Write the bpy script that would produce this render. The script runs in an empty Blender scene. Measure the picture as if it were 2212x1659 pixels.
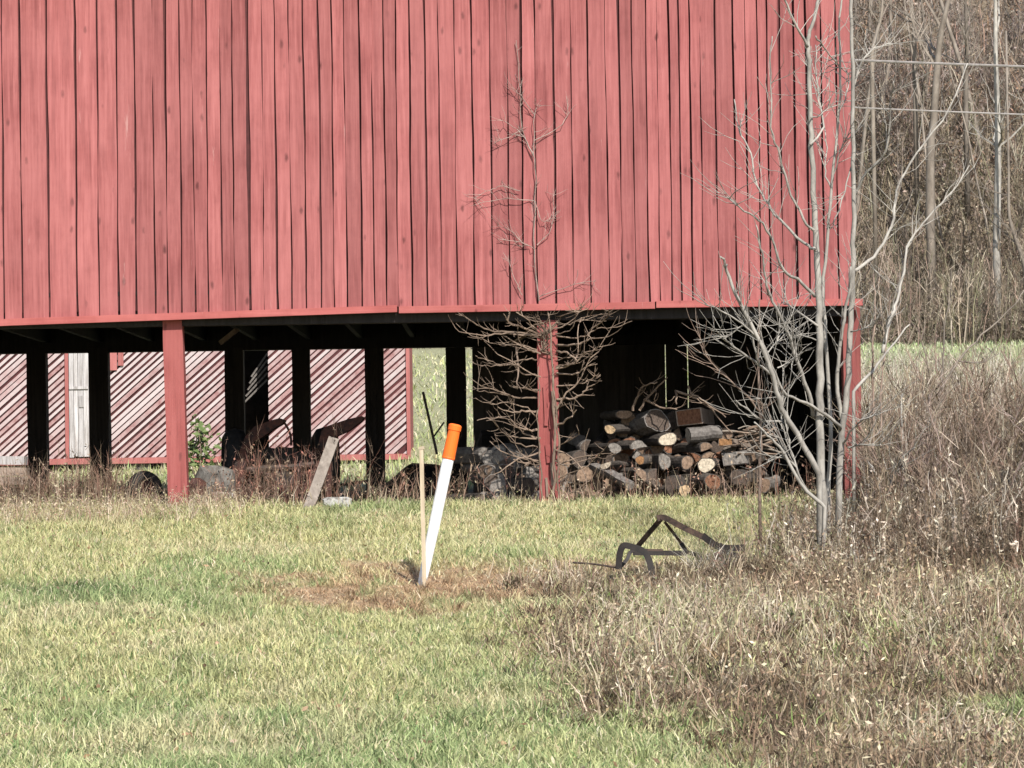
import bpy, math, random
import numpy as np
from mathutils import Vector, Matrix, Quaternion
random.seed(7); rng = np.random.default_rng(11)
scene = bpy.context.scene
COL = scene.collection
R_ = math.radians

# ------------------------------------------------------------------ camera, light, exposure
FPX = 6637.0                                   # focal length in pixels of a 2212 px wide picture
PITCH = math.atan(220.5 / FPX); ROLL = R_(0.85)
F0 = Vector((0, math.cos(PITCH), math.sin(PITCH))); U0 = Vector((0, -math.sin(PITCH), math.cos(PITCH))); R0 = Vector((1, 0, 0))
CR = R0 * math.cos(ROLL) - U0 * math.sin(ROLL); CU = U0 * math.cos(ROLL) + R0 * math.sin(ROLL)
cam_d = bpy.data.cameras.new("camera"); cam = bpy.data.objects.new("camera", cam_d); COL.objects.link(cam)
m = Matrix.Identity(4)
for i in range(3):
    m[i][0] = CR[i]; m[i][1] = CU[i]; m[i][2] = -F0[i]
cam.matrix_world = m
cam_d.sensor_width = 36; cam_d.lens = 36 * FPX / 2212; cam_d.clip_end = 2000; cam_d.clip_start = 0.1
scene.camera = cam

SUN_AZ, SUN_EL = R_(20), R_(40)                # to the right of the axis behind the camera
sdir = Vector((math.sin(SUN_AZ) * math.cos(SUN_EL), -math.cos(SUN_AZ) * math.cos(SUN_EL), math.sin(SUN_EL)))
world = bpy.data.worlds.new("World"); scene.world = world; world.use_nodes = True
nt = world.node_tree; nt.nodes.clear()
wo = nt.nodes.new("ShaderNodeOutputWorld"); bg = nt.nodes.new("ShaderNodeBackground"); sk = nt.nodes.new("ShaderNodeTexSky")
sk.sky_type = 'NISHITA'; sk.sun_disc = False; sk.sun_elevation = SUN_EL; sk.sun_rotation = math.atan2(sdir.x, sdir.y)
bg.inputs[1].default_value = 0.11
nt.links.new(sk.outputs[0], bg.inputs[0]); nt.links.new(bg.outputs[0], wo.inputs[0])
sl = bpy.data.lights.new("sun", 'SUN'); sl.energy = 4.6; sl.angle = R_(0.5); sl.color = (1.0, 0.95, 0.88)
so = bpy.data.objects.new("sun", sl); COL.objects.link(so); so.rotation_euler = sdir.to_track_quat('Z', 'Y').to_euler(); so.location = (20, -40, 60)
vs = scene.view_settings; vs.view_transform = 'Standard'; vs.look = 'None'; vs.gamma = 1; vs.use_curve_mapping = False
vs.exposure = 0.62

# ------------------------------------------------------------------ picture <-> place
def P(u, v, Y):
    d = F0 * FPX + CR * (u - 1106) + CU * (829.5 - v)
    return d * (Y / d.y)
npF, npR, npU = np.array(F0), np.array(CR), np.array(CU)
def proj(p):
    z = p @ npF
    return 1106 + FPX * (p @ npR) / z, 829.5 - FPX * (p @ npU) / z
def conv(ox, oy, k): return lambda x, y: (ox + x * k, oy + y * k)
Z1 = conv(0, 648, .3471); Z2 = conv(432, 648, .3471); Z3 = conv(900, 648, .3255); Z4 = conv(1224, 792, .3255)
Z5 = conv(1512, 0, .3905); Z6 = conv(1512, 576, .3905); ZL = conv(1224, 720, .2387); ZM = conv(432, 828, .1953); ZW = conv(737.3, 0, .4338)

def vnoise(x, y, seed=0):
    xi = np.floor(x).astype(np.int64); yi = np.floor(y).astype(np.int64); fx = x - xi; fy = y - yi
    fx = fx * fx * (3 - 2 * fx); fy = fy * fy * (3 - 2 * fy)
    def h(a, b):
        n = (a * 374761393 + b * 668265263 + seed * 974711) & 0x7fffffff
        n = ((n ^ (n >> 13)) * 1274126177) & 0x7fffffff
        return ((n ^ (n >> 16)) & 0xffff) / 65535.0
    return (h(xi, yi) * (1 - fx) + h(xi + 1, yi) * fx) * (1 - fy) + (h(xi, yi + 1) * (1 - fx) + h(xi + 1, yi + 1) * fx) * fy
def fbm(x, y, seed=0, o=3):
    s = 0; a = 0.5; t = 0
    for k in range(o):
        s = s + a * vnoise(x * 2 ** k, y * 2 ** k, seed + k); t += a; a *= .5
    return s / t
def sstep(a, b, x):
    t = np.clip((x - a) / (b - a), 0, 1); return t * t * (3 - 2 * t)

GY = np.array([-60, 0, 15, 22, 30, 36, 44, 52, 60, 63, 100, 130, 500, 900.])
GZ = np.array([-2.0, -1.75, -1.376, -.80, -.17, -.10, .36, 1.45, 2.62, 2.85, 31, 42, 60, 62.])
def ground_z(X, Y):
    z = np.interp(Y, GY, GZ)
    lawn = (sstep(8, 14, Y) * (1 - sstep(28, 30, Y)))
    z = z + lawn * (fbm(X * .45, Y * .45, 3) - .5) * .16 + lawn * (fbm(X * 2.2, Y * 2.2, 9) - .5) * .05
    z = z + sstep(36, 44, Y) * (fbm(X * .3, Y * .3, 5) - .5) * .18
    z = z + sstep(62, 72, Y) * ((fbm(X * .09, Y * .09, 15) - .5) * 5 + (fbm(X * .5, Y * .5, 16) - .5) * .8)
    return z
def gz(x, y): return float(ground_z(np.array([float(x)]), np.array([float(y)]))[0])
def on_ground(u, Y):
    p = P(u, 1100, Y); return Vector((p.x, Y, gz(p.x, Y)))

# ------------------------------------------------------------------ materials
def new_mat(name):
    mt = bpy.data.materials.new(name); mt.use_nodes = True
    n = mt.node_tree; b = n.nodes["Principled BSDF"]; return mt, n, b
def N(n, t, **kw):
    x = n.nodes.new(t)
    for k, v in kw.items(): setattr(x, k, v)
    return x
def ramp(n, src, stops):
    r = N(n, "ShaderNodeValToRGB"); e = r.color_ramp.elements
    while len(e) < len(stops): e.new(.5)
    for i, (p, c) in enumerate(stops):
        e[i].position = p; e[i].color = (*c, 1) if len(c) == 3 else c
    n.links.new(src, r.inputs[0]); return r.outputs[0]
def mix(n, f, a, b, mode='MIX'):
    x = N(n, "ShaderNodeMix", data_type='RGBA', blend_type=mode)
    for s, v in ((x.inputs[0], f), (x.inputs[6], a), (x.inputs[7], b)):
        if hasattr(v, "links"): n.links.new(v, s)
        elif isinstance(v, (int, float)): s.default_value = v
        else: s.default_value = (*v, 1)
    return x.outputs[2]
def coords(n, scale, jitter=20.0):
    g = N(n, "ShaderNodeNewGeometry"); oi = N(n, "ShaderNodeObjectInfo")
    mu = N(n, "ShaderNodeVectorMath", operation='SCALE'); mu.inputs[0].default_value = (jitter, jitter * .7, jitter * 1.7)
    n.links.new(oi.outputs["Random"], mu.inputs[3])
    ad = N(n, "ShaderNodeVectorMath", operation='ADD'); n.links.new(g.outputs["Position"], ad.inputs[0]); n.links.new(mu.outputs[0], ad.inputs[1])
    sc = N(n, "ShaderNodeVectorMath", operation='MULTIPLY'); n.links.new(ad.outputs[0], sc.inputs[0]); sc.inputs[1].default_value = scale
    return sc.outputs[0], oi.outputs["Random"]
def noise(n, vec, s, d=4, r=.6):
    x = N(n, "ShaderNodeTexNoise"); x.inputs["Scale"].default_value = s; x.inputs["Detail"].default_value = d; x.inputs["Roughness"].default_value = r
    n.links.new(vec, x.inputs["Vector"]); return x.outputs["Fac"]
def bump(n, b, h, st, dist=.01):
    x = N(n, "ShaderNodeBump"); x.inputs["Strength"].default_value = st; x.inputs["Distance"].default_value = dist
    n.links.new(h, x.inputs["Height"]); n.links.new(x.outputs[0], b.inputs["Normal"])

def wood(name, c_dark, c_mid, c_light, grain=(20, 20, .8), rough=.8, knots=False, fade=None, var=.25):
    mt, n, b = new_mat(name)
    v, rnd = coords(n, grain)
    g = noise(n, v, 1.5, 6, .65)
    c = ramp(n, g, [(.30, c_dark), (.5, c_mid), (.72, c_light)])
    v2, _ = coords(n, (2.2, 2.2, .8), 13)
    st = noise(n, v2, 1.2, 4, .6)
    c = mix(n, ramp(n, st, [(.42, (0, 0, 0)), (.68, (.55, .55, .55))]), c, c_light)
    st2 = noise(n, v2, 2.7, 5, .7)
    c = mix(n, ramp(n, st2, [(.50, (0, 0, 0)), (.74, (.5, .5, .5))]), c, c_dark)
    if fade:
        f = noise(n, v, .8, 6, .7)
        ad = N(n, "ShaderNodeMath", operation='MULTIPLY_ADD'); n.links.new(rnd, ad.inputs[0]); ad.inputs[1].default_value = .55; n.links.new(f, ad.inputs[2])
        c = mix(n, ramp(n, ad.outputs[0], [(.52, (0, 0, 0)), (1.12, (.9, .9, .9))]), c, fade)
    if knots:
        v3, _ = coords(n, (7.5, 7.5, 3.2), 31)
        vo = N(n, "ShaderNodeTexVoronoi"); vo.inputs["Scale"].default_value = 1.0; n.links.new(v3, vo.inputs["Vector"])
        nn = noise(n, v3, 6, 3)
        ad = N(n, "ShaderNodeMath", operation='MULTIPLY_ADD'); n.links.new(nn, ad.inputs[0]); ad.inputs[1].default_value = .18; n.links.new(vo.outputs["Distance"], ad.inputs[2])
        se = N(n, "ShaderNodeSeparateColor"); n.links.new(vo.outputs["Color"], se.inputs[0])
        pick = ramp(n, se.outputs[0], [(.34, (0, 0, 0)), (.40, (1, 1, 1))])
        kn = mix(n, 1.0, pick, ramp(n, ad.outputs[0], [(.15, (.8, .8, .8)), (.26, (0, 0, 0))]), 'MULTIPLY')
        c = mix(n, kn, c, tuple(x * .45 for x in c_dark))
        # scuffs where the paint has worn through to grey wood
        v4, _ = coords(n, (9, 9, .9), 47)
        wr = noise(n, v4, 1.0, 5, .75)
        c = mix(n, ramp(n, wr, [(.66, (0, 0, 0)), (.76, (.6, .6, .6))]), c, (.50, .36, .33))
    if knots:
        v5, _ = coords(n, (.8, .8, 1.4), 0); big = noise(n, v5, 1.0, 5, .6)
        c = mix(n, ramp(n, big, [(.40, (.28, .28, .28)), (.62, (0, 0, 0))]), c, tuple(x * 1.12 + .012 for x in c_light))
        fl = noise(n, v, 5.0, 4, .8)
        c = mix(n, ramp(n, fl, [(.62, (0, 0, 0)), (.74, (.55, .55, .55))]), c, c_dark)
    hs = N(n, "ShaderNodeHueSaturation"); n.links.new(c, hs.inputs["Color"])
    mr = N(n, "ShaderNodeMapRange"); n.links.new(rnd, mr.inputs[0]); mr.inputs[3].default_value = 1 - var; mr.inputs[4].default_value = 1 + var * .6
    n.links.new(mr.outputs[0], hs.inputs["Value"])
    n.links.new(hs.outputs[0], b.inputs["Base Color"]); b.inputs["Roughness"].default_value = rough; b.inputs["Specular IOR Level"].default_value = .25
    bump(n, b, g, .5, .006)
    return mt
def plain(name, c, c2=None, scale=(6, 6, 6), rough=.8, metal=0, bs=.3, lo=.4, hi=.65, var=.2):
    mt, n, b = new_mat(name)
    v, rnd = coords(n, scale); g = noise(n, v, 1.5, 5, .65)
    cc = ramp(n, g, [(lo, c), (hi, c2 or tuple(x * .6 for x in c))])
    hs = N(n, "ShaderNodeHueSaturation"); n.links.new(cc, hs.inputs["Color"])
    mr = N(n, "ShaderNodeMapRange"); n.links.new(rnd, mr.inputs[0]); mr.inputs[3].default_value = 1 - var; mr.inputs[4].default_value = 1 + var * .6
    n.links.new(mr.outputs[0], hs.inputs["Value"]); n.links.new(hs.outputs[0], b.inputs["Base Color"])
    b.inputs["Roughness"].default_value = rough; b.inputs["Metallic"].default_value = metal; b.inputs["Specular IOR Level"].default_value = .25
    bump(n, b, g, bs, .01); return mt
def attr_mat(name, transl=.25, rough=.75):
    mt, n, b = new_mat(name)
    a = N(n, "ShaderNodeAttribute", attribute_name="Col"); n.links.new(a.outputs["Color"], b.inputs["Base Color"])
    b.inputs["Roughness"].default_value = rough; b.inputs["Specular IOR Level"].default_value = .15
    if transl:
        t = N(n, "ShaderNodeBsdfTranslucent"); n.links.new(a.outputs["Color"], t.inputs[0])
        ms = N(n, "ShaderNodeMixShader"); ms.inputs[0].default_value = transl
        n.links.new(b.outputs[0], ms.inputs[1]); n.links.new(t.outputs[0], ms.inputs[2]); n.links.new(ms.outputs[0], n.nodes["Material Output"].inputs[0])
    return mt

M = {}
M['red'] = wood("red_barn_paint", (.150, .040, .040), (.248, .074, .072), (.345, .122, .118), knots=True, var=.17)
M['trim'] = wood("red_trim_paint", (.22, .055, .05), (.30, .078, .072), (.37, .115, .105), grain=(.7, 14, 14), knots=True, var=.1)
M['redpost'] = wood("red_post_paint", (.16, .04, .036), (.24, .06, .056), (.31, .095, .088), knots=True, var=.1)
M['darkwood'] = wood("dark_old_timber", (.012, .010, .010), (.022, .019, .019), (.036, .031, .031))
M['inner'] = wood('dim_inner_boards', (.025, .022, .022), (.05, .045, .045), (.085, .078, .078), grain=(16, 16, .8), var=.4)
M['shadered'] = wood('shaded_red_post', (.12, .03, .028), (.19, .052, .047), (.25, .08, .07), var=.1)  # darker copy of the post red, shade of the corner post put into the colour
M['crib'] = wood("faded_red_slats", (.23, .095, .092), (.36, .21, .205), (.45, .34, .33), grain=(6, 6, 6), fade=(.42, .37, .365), var=.14)
M['cribred'] = wood("crib_red_boards", (.24, .07, .063), (.32, .11, .10), (.38, .15, .14), var=.15)
M['grey'] = wood("weathered_grey_boards", (.16, .14, .13), (.36, .34, .33), (.52, .50, .50), grain=(18, 18, 1.2), var=.25)
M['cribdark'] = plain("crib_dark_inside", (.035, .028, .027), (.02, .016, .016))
M['tan'] = wood("tan_lumber", (.20, .15, .12), (.33, .26, .21), (.43, .36, .30), grain=(3, 12, 12))
M['plank'] = wood("leaning_tan_board", (.10, .082, .068), (.175, .148, .125), (.26, .225, .195), grain=(12, 12, 1.5))
M['roof'] = plain("metal_roof_sheet", (.32, .31, .30), (.22, .17, .14), scale=(1, 1, 1), rough=.5)
M['bark'] = wood("log_bark", (.016, .013, .011), (.05, .042, .036), (.125, .108, .095), grain=(26, 5, 26))
M['barkgrey'] = wood("grey_weathered_log", (.06, .052, .047), (.145, .13, .12), (.25, .23, .21), grain=(26, 5, 26))
for k, c in dict(tanend=(.46, .33, .20), paleend=(.50, .43, .33), greyend=(.25, .225, .20), rustend=(.25, .12, .07), orangeend=(.38, .20, .09), darkend=(.10, .075, .06), brownend=(.24, .165, .115)).items():
    M[k] = plain("cut_wood_" + k, tuple(x * 1.08 for x in c), tuple(x * .42 for x in c), scale=(28, 60, 22), lo=.40, hi=.68, var=.2, bs=.6)
M['tree'] = wood("pale_grey_bark", (.13, .118, .105), (.275, .255, .225), (.44, .415, .37), grain=(9, 9, 4), var=.15)
M['twigbrown'] = wood("brown_stem_bark", (.13, .085, .065), (.22, .16, .125), (.32, .24, .19), grain=(9, 9, 4))
M['vine'] = wood("vine_bark", (.10, .068, .05), (.20, .145, .108), (.31, .235, .18), grain=(9, 9, 9))
M['hilltree'] = wood("hill_tree_bark", (.11, .09, .073), (.19, .16, .13), (.29, .25, .21), grain=(4, 4, 2), var=.35)
M['rust'] = plain("rusted_iron", (.075, .030, .022), (.022, .014, .013), scale=(9, 9, 9), rough=.75, bs=.4)
M['iron'] = plain("dark_iron", (.030, .024, .022), (.016, .014, .014), scale=(9, 9, 9), rough=.6)
M['ironbrown'] = plain("brown_iron", (.085, .055, .043), (.025, .02, .018), scale=(16, 16, 16), rough=.65)
M['rubber'] = plain("old_rubber", (.016, .016, .017), (.03, .028, .027), rough=.7)
M['white'] = plain("white_plastic", (.80, .80, .80), (.52, .51, .48), scale=(14, 14, 5), rough=.5, bs=.02, lo=.52, hi=.82, var=.02)
M['orange'] = plain("orange_plastic", (.84, .15, .02), (.62, .13, .04), scale=(16, 16, 8), rough=.5, bs=.02, lo=.52, hi=.8, var=.02)
M['vinepale'] = wood('pale_vine_bark', (.16, .11, .095), (.27, .20, .175), (.40, .33, .29), grain=(9, 9, 9))
M['backing'] = plain('red_brown_backing', (.085, .026, .026), (.05, .017, .018), scale=(3, 3, 3))
M['stake'] = wood("stake_wood", (.27, .215, .15), (.38, .31, .22), (.46, .39, .29), grain=(20, 20, 2))
M['stone'] = plain("pale_stone", (.50, .49, .46), (.15, .14, .125), scale=(14, 14, 14))
M['block'] = plain("grey_concrete", (.17, .16, .145), (.075, .068, .06), scale=(9, 9, 9))
M['tarp'] = plain("black_cover", (.010, .010, .012), (.02, .018, .018), scale=(4, 4, 4), rough=.6)
M['cable'] = plain("pale_cable", (.33, .30, .28), (.24, .22, .20), rough=.6)
M['leaf'] = plain("green_leaf", (.10, .15, .045), (.20, .24, .10), rough=.6)
M['grassm'] = attr_mat("grass_blades", .3)
M['weedm'] = attr_mat("dry_plant", .2)
M['twigm'] = attr_mat("fine_twigs", 0, .85)
mt, n, b = new_mat("soil_and_turf")
a = N(n, "ShaderNodeAttribute", attribute_name="Col"); v, _ = coords(n, (1, 1, 1), 0)
g1 = noise(n, v, 18, 6, .7); g2 = noise(n, v, 90, 4, .7)
c = mix(n, ramp(n, g1, [(.35, (.75, .75, .75)), (.6, (.1, .1, .1))]), a.outputs["Color"], (.10, .08, .055))
c = mix(n, ramp(n, g2, [(.5, (0, 0, 0)), (.7, (.5, .5, .5))]), c, (.30, .26, .17))
n.links.new(c, b.inputs["Base Color"]); b.inputs["Roughness"].default_value = .95; b.inputs["Specular IOR Level"].default_value = .1
bump(n, b, g1, .7, .05); M['ground'] = mt

# ------------------------------------------------------------------ builders
def mesh_np(name, V, faces, mat, cols=None):
    me = bpy.data.meshes.new(name)
    me.from_pydata([tuple(x) for x in V] if not isinstance(V, np.ndarray) else V.tolist(), [], faces)
    me.materials.append(mat)
    return me
class MB:
    def __init__(s): s.v = []; s.f = []
    def poly_prism(s, pts0, pts1):
        n = len(pts0); o = len(s.v); s.v += [Vector(p) for p in pts0] + [Vector(p) for p in pts1]
        s.f.append(tuple(range(o + n - 1, o - 1, -1))); s.f.append(tuple(range(o + n, o + 2 * n)))
        for i in range(n):
            j = (i + 1) % n; s.f.append((o + i, o + j, o + n + j, o + n + i))
    def box(s, x0, x1, y0, y1, z0, z1):
        s.poly_prism([(x0, y0, z0), (x1, y0, z0), (x1, y1, z0), (x0, y1, z0)], [(x0, y0, z1), (x1, y0, z1), (x1, y1, z1), (x0, y1, z1)])
    def beam(s, p, q, w, d, side=None):
        p = Vector(p); q = Vector(q); t = (q - p).normalized()
        a = Vector(side) if side else (Vector((0, 1, 0)) if abs(t.y) < .9 else Vector((0, 0, 1)))
        a = (a - t * a.dot(t)).normalized(); b = t.cross(a)
        c = lambda o: [o + a * (d / 2) * i + b * (w / 2) * j for i, j in ((1, 1), (-1, 1), (-1, -1), (1, -1))]
        s.poly_prism(c(p), c(q))
    def tube(s, pts, rad, n=6, cap=True):
        pts = [Vector(p) for p in pts]
        if not hasattr(rad, "__len__"): rad = [rad] * len(pts)
        o = len(s.v); a = None
        for i, p in enumerate(pts):
            t = (pts[min(i + 1, len(pts) - 1)] - pts[max(i - 1, 0)])
            t = t.normalized() if t.length > 1e-9 else Vector((0, 0, 1))
            if a is None: a = t.orthogonal().normalized()
            a = (a - t * a.dot(t)); a = a.normalized() if a.length > 1e-6 else t.orthogonal().normalized()
            b_ = t.cross(a)
            for k in range(n):
                an = 2 * math.pi * k / n; s.v.append(p + (a * math.cos(an) + b_ * math.sin(an)) * rad[i])
        for i in range(len(pts) - 1):
            for k in range(n):
                k2 = (k + 1) % n; s.f.append((o + i * n + k, o + i * n + k2, o + (i + 1) * n + k2, o + (i + 1) * n + k))
        if cap:
            s.f.append(tuple(o + k for k in range(n - 1, -1, -1))); e = o + (len(pts) - 1) * n; s.f.append(tuple(e + k for k in range(n)))
    def build(s, name, mat, parent=None, smooth=False):
        off = parent.get('_loc') if parent else None
        ov = Vector(off) if off is not None else Vector((0, 0, 0))
        me = bpy.data.meshes.new(name); me.from_pydata([tuple(v - ov) for v in s.v], [], s.f); me.materials.append(mat)
        if smooth: me.polygons.foreach_set("use_smooth", [True] * len(me.polygons))
        ob = bpy.data.objects.new(name, me); COL.objects.link(ob)
        if parent:
            ob.parent = parent; ob['_loc'] = list(ov)
        return ob
ROOTS = []
def tag(o, label, cat, group=None):
    o['label'] = label; o['category'] = cat
    if group: o['group'] = group
    return o
def thing(name, loc, label, cat, group=None):
    o = bpy.data.objects.new(name, None); COL.objects.link(o); o.location = loc; o.empty_display_size = .2; o['_loc'] = list(loc)
    return tag(o, label, cat, group)
def stuff(name, V, F3, F4, C, mat, parent=None):
    me = bpy.data.meshes.new(name); nv = len(V); n3 = len(F3); n4 = len(F4)
    me.vertices.add(nv); me.vertices.foreach_set("co", V.astype(np.float32).ravel())
    idx = np.concatenate([np.asarray(F3).ravel(), np.asarray(F4).ravel()]).astype(np.int32)
    me.loops.add(len(idx)); me.loops.foreach_set("vertex_index", idx)
    me.polygons.add(n3 + n4)
    ls = np.concatenate([np.arange(n3) * 3, n3 * 3 + np.arange(n4) * 4]).astype(np.int32); me.polygons.foreach_set("loop_start", ls)
    try: me.polygons.foreach_set("loop_total", np.concatenate([np.full(n3, 3), np.full(n4, 4)]).astype(np.int32))
    except Exception: pass
    me.update(calc_edges=True)
    at = me.attributes.new("Col", 'FLOAT_COLOR', 'POINT'); c4 = np.ones((nv, 4), np.float32); c4[:, :3] = C; at.data.foreach_set("color", c4.ravel())
    me.materials.append(mat); me.validate()
    ob = bpy.data.objects.new(name, me); COL.objects.link(ob); return ob
def blades(base, h, w, lean, curl, col, tipk=1.12):
    n = len(base); yaw = rng.uniform(0, math.pi, n); az = rng.uniform(0, 2 * math.pi, n)
    lat = np.stack([np.cos(yaw), np.sin(yaw), np.zeros(n)], 1); ld = np.stack([np.cos(az), np.sin(az), np.zeros(n)], 1); up = np.array([[0, 0, 1.]])
    h = h[:, None]; w = w[:, None]; l = lean[:, None]; cu = curl[:, None]
    p1 = base + h * .5 * (up * np.cos(l) + ld * np.sin(l)); p2 = p1 + h * .5 * (up * np.cos(l + cu) + ld * np.sin(l + cu))
    V = np.stack([base - lat * w * .5, base + lat * w * .5, p1 - lat * w * .42, p1 + lat * w * .42, p2], 1).reshape(-1, 3)
    i = np.arange(n)[:, None] * 5
    F4 = i + np.array([[0, 1, 3, 2]]); F3 = i + np.array([[2, 3, 4]])
    C = np.repeat(col, 5, 0).reshape(n, 5, 3).copy(); C[:, 4] *= tipk
    return V, F3, F4, C.reshape(-1, 3)
def leaves(cen, a, b_, col):
    n = len(cen); q = rng.normal(size=(n, 3)); q /= np.linalg.norm(q, axis=1)[:, None]; r = rng.normal(size=(n, 3))
    r -= q * (q * r).sum(1)[:, None]; r /= np.linalg.norm(r, axis=1)[:, None]; nn = np.cross(q, r)
    a = a[:, None]; b_ = b_[:, None]
    V = np.stack([cen - q * a, cen + r * b_ + nn * b_ * .5, cen + q * a + nn * a * .3, cen - r * b_ + nn * b_ * .5], 1).reshape(-1, 3)
    i = np.arange(n)[:, None] * 4
    F3 = np.concatenate([i + np.array([[0, 1, 2]]), i + np.array([[0, 2, 3]])]); return V, F3, np.zeros((0, 4), int), np.repeat(col, 4, 0)
def join(parts):
    V = []; F3 = []; F4 = []; C = []; o = 0
    for v, f3, f4, c in parts:
        V.append(v); F3.append(np.asarray(f3).reshape(-1, 3) + o); F4.append(np.asarray(f4).reshape(-1, 4) + o); C.append(c); o += len(v)
    return np.concatenate(V), np.concatenate(F3), np.concatenate(F4), np.concatenate(C)
def pal(cols, n, wts=None, jit=.18):
    cols = np.array(cols); k = rng.choice(len(cols), n, p=wts); return cols[k] * (1 + rng.uniform(-jit, jit, (n, 1))) * (1 + rng.uniform(-.06, .06, (n, 3)))

# ------------------------------------------------------------------ where lawn, dry grass and weeds grow
WBV = [1040, 1190, 1235, 1300, 1345, 1400, 1450, 1520, 1580, 1640, 1700, 1900]
WBU = [1670, 1655, 1330, 1250, 1360, 1230, 1170, 1290, 1440, 1580, 1660, 1720]
def weed_mask(X, Y):
    Z = ground_z(X, Y); u, v = proj(np.stack([X, Y, Z], 1))
    nz = (fbm(X * .9, Y * .6, 21) - .5) * 420 + (fbm(X * 3, Y * 2, 22) - .5) * 160
    return sstep(-190, 190, u - np.interp(v, WBV, WBU) + nz) * (Y < 34), u, v
def lawn_color(X, Y, u, v):
    n = len(X)
    straw = fbm(X * 1.1, Y * .7, 31); gr = fbm(X * .8, Y * .45, 33, 4); fine = fbm(X * 4, Y * 3, 35)
    c = np.tile(np.array([[.51, .495, .255]]), (n, 1))
    g = np.array([[.33, .395, .185]]); y = np.array([[.575, .525, .32]]); dk = np.array([[.15, .24, .10]])
    t = np.clip(sstep(.46, .66, gr) * .75 + sstep(1520, 1660, v) * .4 - .5 * sstep(1330, 1360, v) * (1 - sstep(1430, 1480, v)), 0, 1)[:, None]; c = c * (1 - t) + g * t
    t = (sstep(.46, .72, straw) * .75)[:, None]; c = c * (1 - t) + y * t
    t = (sstep(.6, .75, fine) * .35)[:, None]; c = c * (1 - t) + dk * t
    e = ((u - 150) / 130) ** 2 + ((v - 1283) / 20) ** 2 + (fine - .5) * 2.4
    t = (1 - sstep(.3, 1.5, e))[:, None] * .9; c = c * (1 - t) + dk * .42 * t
    e = ((u - 330) / 420) ** 2 + ((v - 1292) / 22) ** 2 + (fine - .5) * 2; t = (1 - sstep(.4, 1.3, e))[:, None] * .5; c = c * (1 - t) + g * t
    e = ((u - 1110) / 460) ** 2 + ((v - 1278 - (u - 1000) * .02) / 44) ** 2 + (straw - .5) * 4.4 + (fine - .5) * 3.2 + (fbm(X * 9, Y * 6, 39) - .5) * 2; dry = (1 - sstep(.1, 1.7, e))
    t = dry[:, None] * .95; c = c * (1 - t) + np.array([[.47, .315, .20]]) * t
    return c, dry
def ground_color(X, Y, u, v):
    c, dry = lawn_color(X, Y, u, v)
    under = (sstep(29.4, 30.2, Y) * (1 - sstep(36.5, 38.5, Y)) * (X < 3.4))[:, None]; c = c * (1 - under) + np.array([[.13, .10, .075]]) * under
    w = weed_mask(X, Y)[0][:, None] * .85; c = c * (1 - w) + np.array([[.20, .155, .11]]) * w
    f = sstep(38, 42, Y)[:, None]; nz = fbm(X * .4, Y * .4, 41)[:, None]
    c = c * (1 - f) + (np.array([[.34, .38, .21]]) * nz + np.array([[.44, .42, .28]]) * (1 - nz)) * f
    hf = sstep(61.5, 64, Y)[:, None]; c = c * (1 - hf) + (np.array([[.155, .12, .09]]) * nz + np.array([[.24, .185, .13]]) * (1 - nz)) * hf
    return c

# ------------------------------------------------------------------ ground
xs = np.concatenate([np.linspace(-600, -40, 15)[:-1], np.linspace(-40, -9, 25)[:-1], np.arange(-9, 9, .15), np.linspace(9, 40, 40), np.linspace(40, 600, 15)[1:]])
ys = np.concatenate([np.linspace(-60, 11, 14)[:-1], np.arange(11, 46, .16), np.arange(46, 64, .6), np.arange(64, 105, 1.2), np.linspace(106, 900, 25)])
GX, GYY = np.meshgrid(xs, ys); GX = GX.ravel(); GYY = GYY.ravel(); GZZ = ground_z(GX, GYY)
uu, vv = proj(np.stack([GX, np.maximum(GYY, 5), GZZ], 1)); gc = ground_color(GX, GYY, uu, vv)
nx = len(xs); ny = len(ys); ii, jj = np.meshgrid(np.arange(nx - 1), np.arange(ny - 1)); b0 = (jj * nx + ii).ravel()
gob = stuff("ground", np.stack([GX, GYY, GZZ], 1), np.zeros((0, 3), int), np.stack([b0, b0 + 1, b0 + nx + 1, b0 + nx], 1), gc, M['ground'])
gob['kind'] = 'structure'; gob['label'] = 'lawn rising to the barn and wooded slope behind'
gob.data.polygons.foreach_set("use_smooth", [True] * len(gob.data.polygons))

# ------------------------------------------------------------------ the barn
barn = thing("barn", (0, 30, gz(0, 30)), "red barn of upright boards raised on posts over an open lower storey", "barn")
ZTOP = 5.06
SILL = [(-1200, 742), (0, 690), (860, 660), (1415, 650), (1850, 645)]       # top edge of the trim board, in the picture
def sill_v(u): return float(np.interp(u, [a for a, _ in SILL], [b for _, b in SILL]))
gaps = [9, 48, 106, 167, 215, 256, 295, 336, 362, 393, 421, 451, 480, 508, 540, 571, 599, 631, 662, 694, 723, 750, 783, 809, 835, 861, 891, 924, 954, 989, 1026, 1065, 1102, 1132, 1162, 1201, 1240, 1277, 1316, 1345, 1373, 1403, 1427, 1453, 1474, 1497, 1520, 1553, 1592, 1619, 1645, 1666, 1693, 1723, 1750, 1782, 1813, 1846]
pre = []; x = 9
while x > -760:
    x -= random.uniform(38, 60); pre.append(x)
gaps = pre[::-1] + gaps
wide = {106, 167, 48, 256, 295, 599, 694, 835, 891, 924, 1132, 1201, 1553, 1666, 1723, 1750, 540, 1592}
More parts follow.
